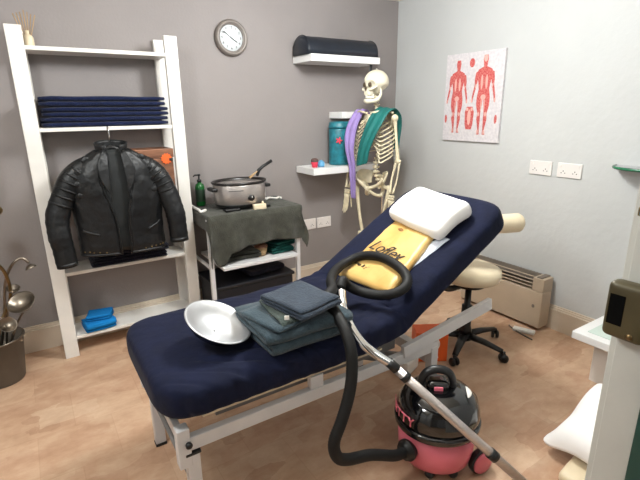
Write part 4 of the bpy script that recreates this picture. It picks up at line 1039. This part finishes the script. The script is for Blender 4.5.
# name lettering curved round the dome
name_ = 'HETTY'
for i, ch in enumerate(name_):
    a = R(136) + R(12.5)*i
    nrm = Vector((cos(a), sin(a), 0)); xx = Vector((-sin(a), cos(a), 0))
    q = VC+nrm*0.1635+Vector((0, 0, 0.250))
    text_part(t, 'lettering', ch, 0.052, frame(xx, (0, 0, 1), nrm, q), M_PINKL, dome, 0.0012, 0.0, 0.0006)
# hose inlet
ia = Vector((-0.99, -0.06, 0)).normalized()
mb = MB(); mb.cyl(VC+ia*0.125+Vector((0, 0, 0.125)), VC+ia*0.185+Vector((0, 0, 0.125)), 0.036, 0.034, 24); mb.cyl(VC+ia*0.160+Vector((0, 0, 0.125)), VC+ia*0.172+Vector((0, 0, 0.125)), 0.042, None, 24); t.part('hose_inlet', mb, M_BLACK)
# wheels
for wy_ in (-1, 1):
    r_ = 0.050
    d = Vector((-0.12, wy_, 0)).normalized(); c = VC+Vector((0.092, wy_*0.152, 0.053))
    rt = Vector((0, 0, 1)).rotation_difference(d).to_matrix()
    mb = MB(); mb.lathe([(0.002, -0.014), (r_, -0.014), (r_+0.002, -0.008), (r_+0.002, 0.008), (r_, 0.012), (0.04, 0.012), (0.002, 0.012)], c, 32, rt); wl = t.part('wheel', mb, M_BLACK)
    mb = MB(); mb.lathe([(0.002, 0.0125), (r_-0.004, 0.0125), (r_-0.006, 0.020), (0.03, 0.024), (0.002, 0.025)], c, 32, rt); t.part('hub_cap', mb, M_PINK, wl)
for a in (R(215), R(262)):
    d = Vector((cos(a), sin(a), 0)); c = VC+d*0.112
    mb = MB(); mb.cyl(c+Vector((0, 0, 0.018)), c+Vector((0, 0, 0.05)), 0.012, None, 12); mb.ell(c+Vector((0, 0, 0.0185)), (0.020, 0.020, 0.0183)); t.part('front_castor', mb, M_BLACK)

# hose: from the drum, over the couch edge, looped against the backrest, into the wand
inl = VC+ia*0.186+Vector((0, 0, 0.125))
WT = Vector((-1.755, -1.662, 0.712))
hose_pts = [inl, inl+ia*0.05+Vector((0, 0, 0.012)), (-1.827, -1.955, 0.185), (-1.933, -1.96, 0.222), (-1.982, -1.965, 0.262), (-1.994, -1.965, 0.325), (-1.959, -1.96, 0.393), (-1.923, -1.95, 0.469), (-1.904, -1.94, 0.543), (-1.894, -1.92, 0.612), (-1.882, -1.870, 0.662),
            (-1.866, -1.790, 0.690), (-1.850, -1.710, 0.712), (-1.788, -1.658, 0.716), (-1.730, -1.563, 0.708), (-1.638, -1.458, 0.698), (-1.543, -1.406, 0.704), (-1.473, -1.433, 0.731), (-1.448, -1.523, 0.748), (-1.453, -1.628, 0.748), (-1.473, -1.718, 0.736), (-1.508, -1.773, 0.714), (-1.558, -1.773, 0.688), (-1.603, -1.718, 0.668), (-1.643, -1.648, 0.668), (-1.688, -1.618, 0.696), (-1.726, -1.638, 0.731), WT]
hp_, hr_ = ribbed(spline(hose_pts, 10), 0.0200, 0.009, 0.045)
mb = MB(); mb.tube(hp_, hr_, 16)
single('vacuum_hose', mb, M_RUBBER, 'black ribbed vacuum hose looped on the couch and running down to the vacuum', 'hose', (-1.9, -1.95, 0.06))
t = T_('vacuum_wand', 'chrome vacuum wand leaning from the couch down to the floor', 'wand', (-1.76, -1.85, 0.6))
wp = spline([WT+Vector((-0.004, -0.012, -0.008)), (-1.789, -1.725, 0.675), (-1.806, -1.795, 0.632), (-1.805, -1.860, 0.590), (-1.785, -1.905, 0.562), (-1.748, -1.950, 0.530)], 10)
mb = MB(); mb.tube(wp, [0.0195]*12+[0.0165]*(len(wp)-12), 20); t.part('bent_tube', mb, M_CHROME)
dW = (wp[-1]-wp[-3]).normalized()
W0 = Vector(wp[-1])
W1 = Vector((-1.345, -2.322, 0.035))
dW = (W1-W0).normalized()
mb = MB(); mb.tube([W0-dW*0.005, W0+dW*0.035], 0.0180, 20); mb2 = t.part('collar', mb, M_BLACK)
mb = MB(); mb.tube([W0+dW*0.03, W1], 0.0170, 20); t.part('straight_tube', mb, M_STEEL)
mb = MB(); mb.tube([W0+dW*0.065, W0+dW*0.085], 0.0195, 20); t.part('collar', mb, M_BLACK)
Lw = (W1-W0).length
mb = MB(); mb.tube([W0+dW*(Lw*0.66), W0+dW*(Lw*0.66+0.03)], 0.0205, 20); t.part('collar', mb, M_BLACK)
mb = MB(); mb.tube([W1-dW*0.002, W1+dW*0.02], [0.0185, 0.0185], 20); t.part('tube_end', mb, M_BLACK)
# mains lead running from the dome down the back of the vacuum
mb = MB(); mb.tube(spline([VC+Vector((0.145, -0.035, 0.282)), VC+Vector((0.178, -0.045, 0.24)), VC+Vector((0.186, -0.055, 0.15)), VC+Vector((0.190, -0.02, 0.05)), VC+Vector((0.20, 0.06, 0.006)), VC+Vector((0.14, 0.20, 0.006))], 8), 0.0045, 8)
single('mains_lead', mb, M_BLACK, 'thin black mains lead running down the right side of the vacuum', 'cable', VC+Vector((0.18, 0, 0)))

# ------------------------------------------------------------ anatomical skeleton
FA = R(-168); SKO = Vector((-0.565, -0.410, 0))
t = T_('anatomical_skeleton', 'life-size anatomical skeleton model standing in the room corner', 'skeleton', SKO)
RS = Matrix.Rotation(FA, 3, 'Z')
def sk(x, y, z): return SKO + RS @ Vector((x, y, 0)) + Vector((0, 0, z))
def tb(pts, rad, n=10, flat=1.0, sub=5):
    P = spline([sk(*p) for p in pts], sub)
    if hasattr(rad, '__len__'):
        m_ = len(P); k_ = len(rad)-1
        rr = []
        for i in range(m_):
            q = i/(m_-1)*k_; a = min(int(q), k_-1); rr.append(rad[a]+(rad[a+1]-rad[a])*(q-a))
    else: rr = rad
    mb = MB(); mb.tube(P, rr, n, flat=flat); return mb
RS = Matrix.Rotation(R(-183), 3, 'Z')
# skull: cranium with brow, sockets, cheekbones
def skf(p):
    x, y, z = p
    q = Vector((x, y, z))
    if z < -0.01: q.y *= 1-0.25*min(1, (-z-0.01)/0.06); 
    if x < 0 and z < -0.03: q.z *= 0.80
    for sy_ in (-1, 1):
        d = Vector((x-0.080, (y-sy_*0.032)*1.0, z+0.016)); r = d.length
        if r < 0.030: q.x -= 0.030*(1-(r/0.030)**2)
    d = Vector((x-0.082, y*1.6, z+0.046)); r = d.length
    if r < 0.020: q.x -= 0.018*(1-(r/0.020)**2)
    return q
mb = MB(); mb.ell(sk(-0.012, 0, 1.560), (0.094, 0.073, 0.082), RS, 48, 40, skf); skull = t.part('skull', mb, M_SKULL)
mb = MB(); mb.rbox(sk(0.052, 0, 1.492), (0.052, 0.070, 0.052), 0.020, RS, (6, 6, 6), 0, 1, 0); t.part('upper_jaw', mb, M_SKULL, skull)
for s_ in (-1, 1):
    mb = MB(); mb.ell(sk(0.066, s_*0.030, 1.543), (0.009, 0.019, 0.016), RS, 18, 12); t.part('eye_socket_shade', mb, M_SOCK, skull, 'dark oval painted as shade in the eye socket')  # socket shade put into a dark ellipsoid
    mb = tb([(0.030, s_*0.066, 1.530), (0.058, s_*0.056, 1.517), (0.074, s_*0.036, 1.508)], [0.006, 0.010, 0.008]); t.part('cheekbone', mb, M_SKULL, skull)
mb = MB(); mb.ell(sk(0.077, 0, 1.512), (0.005, 0.009, 0.014), RS, 14, 10); t.part('nasal_opening_shade', mb, M_SOCK, skull, 'dark oval painted as shade in the nasal opening')
for s_, zz in ((0, 1.473), (1, 1.460)):
    mb = MB(); mb.rings([[sk(0.082*cos(a)*0.85+0.004+d*cos(a), 0.034*sin(a)+d*0.4*sin(a), z_) for d, z_ in ((0.0, zz-0.006), (0.003, zz-0.006), (0.003, zz+0.006), (0, zz+0.006))] for a in [R(-70+140*i/18) for i in range(19)]]); t.part('teeth', mb, M_TEETH, skull)
jp = [(-0.010, -0.056, 1.515), (-0.006, -0.056, 1.470), (0.020, -0.046, 1.444), (0.055, -0.026, 1.434), (0.072, 0, 1.433), (0.055, 0.026, 1.434), (0.020, 0.046, 1.440), (-0.006, 0.056, 1.470), (-0.010, 0.056, 1.515)]
mb = tb(jp, [0.006, 0.009, 0.012, 0.014, 0.015, 0.014, 0.012, 0.009, 0.006], 12, 1.2); t.part('mandible', mb, M_SKULL, skull)
mb = MB(); mb.cyl(sk(-0.012, 0, 1.640), sk(-0.012, 0, 1.652), 0.006, None, 12); t.part('hook_screw', mb, M_CHROME, skull)
RS = Matrix.Rotation(FA, 3, 'Z')
# spine
SP = [(-0.005, 1.485), (-0.008, 1.45), (-0.015, 1.41), (-0.030, 1.37), (-0.055, 1.30), (-0.068, 1.22), (-0.066, 1.14), (-0.050, 1.07), (-0.030, 1.01), (-0.025, 0.95), (-0.045, 0.90), (-0.070, 0.86)]
spn = [Vector(p) for p in spline([(x, 0, z) for x, z in SP], 8)]
pts, acc = [], 0
mb = MB()
k = 0; last = spn[0]; step = 0.020
for p in spn:
    if (p-last).length >= step or p is spn[0]:
        z = p.z; r_ = 0.013+0.010*(1.5-z)/0.6
        mb.lathe([(0.003, -0.008), (r_, -0.008), (r_*0.85, 0), (r_, 0.008), (0.003, 0.008)], sk(p.x, 0, z), 14)
        mb.tube([sk(p.x-r_, 0, z), sk(p.x-r_-0.022, 0, z-0.012)], [0.005, 0.003], 6)
        mb.tube([sk(p.x-r_*0.7, -0.026, z), sk(p.x-r_*0.7, 0.026, z)], [0.004, 0.004], 6)
        last = p; step = 0.021+0.012*(1.48-z)/0.6
mb.tube([sk(p.x, 0, p.z) for p in spn], 0.007, 8)
t.part('spine', mb, M_BONE)
# ribs and breastbone
mb = tb([(0.062, 0, 1.345), (0.080, 0, 1.27), (0.092, 0, 1.19), (0.092, 0, 1.15)], [0.016, 0.013, 0.013, 0.006], 10, 0.45); t.part('sternum', mb, M_BONE)
for k in range(10):
    zb = 1.345-0.029*k; xs = -0.035-0.030*sin(min(1, k/5)*PI/2)+0.02*max(0, (k-6)/4)
    w_ = 0.070+0.065*sin(min(1, (k+1)/6)*PI/2)
    zf = 1.335-0.026*k if k < 7 else 1.335-0.026*6-0.010*(k-6)
    xf = 0.060+0.005*k if k < 7 else 0.088-0.014*(k-6)
    yf = 0.012 if k < 7 else 0.02+0.022*(k-6)
    for s_ in (-1, 1):
        p_ = [(xs, s_*0.014, zb), (xs-0.030, s_*w_*0.55, zb-0.004), (xs-0.008, s_*w_*0.92, zb-0.022), (0.030, s_*w_, zb-0.050), (0.066, s_*w_*0.78, zb-0.066), (xf-0.004, s_*w_*0.42+yf*s_*0.3, (zb-0.066)*0.35+zf*0.65-0.012), (xf, s_*yf, zf)]
        t.part('rib', tb(p_, [0.0045, 0.0055, 0.006, 0.006, 0.006, 0.005, 0.0045], 8, 0.7, 4), M_BONE)
for s_ in (-1, 1):
    t.part('clavicle', tb([(0.060, s_*0.015, 1.352), (0.055, s_*0.07, 1.362), (0.020, s_*0.12, 1.366), (0.0, s_*0.165, 1.352)], [0.009, 0.007, 0.007, 0.009]), M_BONE)
    mb = MB(); sc_ = [(-0.072, s_*0.060, 1.345), (-0.030, s_*0.150, 1.345), (-0.045, s_*0.140, 1.30), (-0.075, s_*0.095, 1.21), (-0.085, s_*0.065, 1.26)]
    mb.rings([[sk(x+d, y, z) for x, y, z in sc_] for d in (-0.004, 0.004)]); t.part('shoulder_blade', mb, M_BONE)
# arms
def arm(s_, E_, W_, hand):
    S_ = (0.0, s_*0.178, 1.318)
    mb = tb([S_, ((S_[0]*2+E_[0])/3, (S_[1]*2+E_[1])/3, (S_[2]*2+E_[2])/3), ((S_[0]+2*E_[0])/3, (S_[1]+2*E_[1])/3, (S_[2]+2*E_[2])/3), E_], [0.017, 0.011, 0.010, 0.012, 0.018], 12)
    mb.ell(sk(*S_), (0.025, 0.023, 0.026)); mb.ell(sk(E_[0], E_[1], E_[2]), (0.018, 0.026, 0.017), RS); t.part('upper_arm_bone', mb, M_BONE)
    for o, r_ in ((-0.013, 0.0085), (0.013, 0.007)):
        mb = tb([(E_[0], E_[1]+o, E_[2]-0.010), ((E_[0]+W_[0])/2, (E_[1]+W_[1])/2+o*1.7, (E_[2]+W_[2])/2), (W_[0], W_[1]+o, W_[2]+0.01)], [r_*1.4, r_*0.85, r_*0.85, r_*1.4], 10); t.part('forearm_bone', mb, M_BONE)
    mb = MB()
    for i in range(3):
        for j in range(2): mb.ell(sk(W_[0]+0.004*j, W_[1]-0.018+0.018*i, W_[2]-0.010-0.017*j), (0.011, 0.011, 0.010), None, 10, 8)
    hb = t.part('wrist_bones', mb, M_BONE)
    for i in range(5):
        y0 = -0.026+0.0135*i
        if i == 4 : y0 = 0.030
        L_ = [0.060, 0.066, 0.064, 0.056, 0.044][i]; fx_, cv = hand
        b0_ = Vector((W_[0]+0.004, W_[1]+y0*s_*-1*0.9, W_[2]-0.038))
        dirs = Vector((fx_, (y0*0.8)*s_*-1+(0.30*-s_ if i == 4 else 0), -1)).normalized()
        b1 = b0_+dirs*L_; d2 = (dirs+Vector((cv, 0, 0))).normalized(); b2 = b1+d2*L_*0.62; b3 = b2+(d2+Vector((cv, 0, 0))).normalized()*L_*0.42
        b4 = b3+(d2+Vector((cv*2, 0, 0))).normalized()*L_*0.30
        mb = MB(); mb.tube([sk(*b0_), sk(*(b0_.lerp(b1, .5))), sk(*b1), sk(*(b1.lerp(b2, .5))), sk(*b2), sk(*(b2.lerp(b3, .5))), sk(*b3), sk(*b4)], [0.007, 0.0045, 0.0075, 0.0045, 0.0065, 0.004, 0.0055, 0.003], 8); t.part('finger', mb, M_BONE, hb)
arm(1, (-0.015, 0.205, 1.025), (0.030, 0.190, 0.790), (0.05, 0.12))
arm(-1, (-0.015, -0.215, 1.025), (0.030, -0.225, 0.790), (0.05, 0.12))
# pelvis
mb = tb([(-0.070, 0, 0.905), (-0.085, 0, 0.87), (-0.085, 0, 0.83), (-0.07, 0, 0.80)], [0.036, 0.032, 0.020, 0.008], 12, 0.5); t.part('sacrum', mb, M_BONE)
for s_ in (-1, 1):
    def wing(u, v, s_=s_):
        a = R(200-205*u)
        top = Vector((-0.070+0.125*u, s_*(0.035+0.100*sin(min(1, u*1.25)*PI*0.55)), 0.925+0.042*sin(u*PI)-0.045*u))
        bot = Vector((-0.055+0.075*u, s_*(0.055+0.030*u), 0.845-0.005*u))
        p = top.lerp(bot, v); p.y += s_*0.010*sin(v*PI)
        return sk(*p)
    mb = MB(); mb.sheet(wing, 12, 8, 0.010); t.part('hip_wing', mb, M_BONE)
    mb = tb([(0.052, s_*0.125, 0.905), (0.045, s_*0.10, 0.868), (0.045, s_*0.060, 0.842), (0.062, s_*0.012, 0.822), (0.055, s_*0.018, 0.800), (0.020, s_*0.045, 0.772), (-0.020, s_*0.062, 0.768), (-0.030, s_*0.070, 0.805), (-0.010, s_*0.085, 0.845)], [0.010, 0.013, 0.013, 0.014, 0.012, 0.011, 0.016, 0.013, 0.017], 10); t.part('hip_bone', mb, M_BONE)
# legs
for s_ in (-1, 1):
    H = (0.005, s_*0.085, 0.845); G = (0.0, s_*0.150, 0.830); K = (0.012, s_*0.085, 0.452); A_ = (-0.010, s_*0.085, 0.088)
    mb = tb([H, (0.002, s_*0.120, 0.832), G, (0.010, s_*0.140, 0.76), (0.018, s_*0.110, 0.60), (0.012, s_*0.090, 0.49), K], [0.014, 0.013, 0.019, 0.014, 0.012, 0.013, 0.024], 12)
    mb.ell(sk(*H), (0.023, 0.023, 0.023)); mb.ell(sk(K[0], K[1]-0.018, K[2]), (0.028, 0.020, 0.021), RS); mb.ell(sk(K[0], K[1]+0.018, K[2]), (0.028, 0.020, 0.021), RS); th = t.part('thigh_bone', mb, M_BONE)
    mb = MB(); mb.ell(sk(0.044, s_*0.085, 0.462), (0.010, 0.018, 0.020), RS); t.part('kneecap', mb, M_BONE)
    mb = tb([(0.010, s_*0.082, 0.428), (0.014, s_*0.082, 0.36), (0.002, s_*0.084, 0.20), (-0.006, s_*0.082, 0.095)], [0.030, 0.014, 0.011, 0.018], 12); t.part('shin_bone', mb, M_BONE)
    mb = tb([(-0.012, s_*0.118, 0.412), (-0.012, s_*0.120, 0.25), (-0.012, s_*0.108, 0.085)], [0.010, 0.006, 0.010], 10); t.part('calf_bone', mb, M_BONE)
    mb = MB(); mb.rbox(sk(-0.030, s_*0.088, 0.062), (0.090, 0.042, 0.045), 0.018, RS, (4, 3, 3))
    for i in range(5): mb.tube([sk(0.012, s_*(0.066+0.011*i), 0.062), sk(0.085-0.004*i, s_*(0.055+0.017*i), 0.040), sk(0.135-0.010*i, s_*(0.052+0.020*i), 0.035)], [0.009, 0.006, 0.006], 8)
    t.part('foot_bones', mb, M_BONE)
# stand: rod up the back of the spine and a five-legged base
mb = MB(); mb.tube([sk(-0.115, 0, 0.07), sk(-0.115, 0, 0.80), sk(-0.070, 0, 0.865)], 0.010, 12); t.part('stand_rod', mb, M_CHROME)
mb = MB(); mb.lathe([(0.002, 0.060), (0.03, 0.060), (0.03, 0.085), (0.002, 0.086)], sk(-0.115, 0, 0), 20)
for k in range(5):
    a = 2*PI*k/5+0.3; d = Vector((cos(a), sin(a), 0)); q = sk(-0.115, 0, 0)
    mb.tube([q+d*0.025+Vector((0, 0, 0.070)), q+d*0.22+Vector((0, 0, 0.055))], [0.014, 0.011], 10); mb.ell(q+d*0.22+Vector((0, 0, 0.0262)), (0.022, 0.022, 0.026))
t.part('stand_base', mb, M_WHITE)

# scarves over the skeleton's shoulders
def ribbon(mb, pts, wid, side, th=0.005, wr=0.006, seed=0):
    P = spline([sk(*p) for p in pts], 8); m_ = len(P); k_ = len(wid)-1; ks = len(side)-1
    def val(arr, q):
        k2 = len(arr)-1; x = q*k2; a = min(int(x), k2-1); f = x-a
        return arr[a]*(1-f)+arr[a+1]*f
    W = [Vector(v) for v in side]
    def fn(u, v):
        i = min(int(u*(m_-1)+0.5), m_-1)
        x = u*ks; a = min(int(x), ks-1); f = x-a
        sd = (RS @ (W[a].lerp(W[a+1], f))).normalized()
        w_ = val(wid, u)
        tn = (P[min(i+1, m_-1)]-P[max(i-1, 0)]).normalized(); nn = tn.cross(sd).normalized()
        return P[i]+sd*(v-0.5)*w_+nn*wr*(sin(v*13+seed+u*3)+0.6*noise.noise(Vector((u*9, v*5, seed))))
    mb.sheet(fn, m_-1, 12, th)
# teal sash: from behind the left shoulder, over it, down across the front
mb = MB(); ribbon(mb, [(-0.118, 0.105, 1.10), (-0.118, 0.108, 1.19), (-0.112, 0.112, 1.28), (-0.075, 0.115, 1.340), (-0.010, 0.112, 1.384), (0.062, 0.100, 1.352), (0.112, 0.080, 1.27), (0.136, 0.050, 1.18), (0.144, 0.022, 1.09), (0.142, 0.005, 1.000)], [0.06, 0.07, 0.085, 0.115, 0.125, 0.13, 0.135, 0.125, 0.11, 0.10], [(0.1, 1, 0), (0, 1, 0), (0.0, 1, -0.1), (0, 1, -0.1), (0.0, 1, 0.05), (0.0, 1, 0.20), (0, 1, 0.30)], 0.005, 0.005, 1)
single('teal_scarf', mb, M_TEALS, 'teal satin scarf draped over the skeleton shoulder nearer the camera', 'scarf', sk(0.05, 0.12, 1.36))
mb = MB(); ribbon(mb, [(-0.115, -0.150, 1.10), (-0.115, -0.150, 1.25), (-0.070, -0.130, 1.325), (-0.005, -0.125, 1.374), (0.060, -0.132, 1.305), (0.100, -0.138, 1.20), (0.112, -0.130, 1.10), (0.106, -0.110, 0.98), (0.100, -0.105, 0.86), (0.096, -0.103, 0.74)], [0.08, 0.09, 0.09, 0.09, 0.10, 0.10, 0.085, 0.07, 0.06, 0.05], [(0, 1, 0), (0, 1, 0), (0, 1, 0.1), (0, 1, 0.05), (0.2, 1, 0), (0.2, 1, 0)], 0.005, 0.007, 5)
single('lilac_scarf', mb, M_PURPLE, 'long lilac scarf hanging from the skeleton shoulder farther from the camera', 'scarf', sk(0.06, -0.17, 1.36))
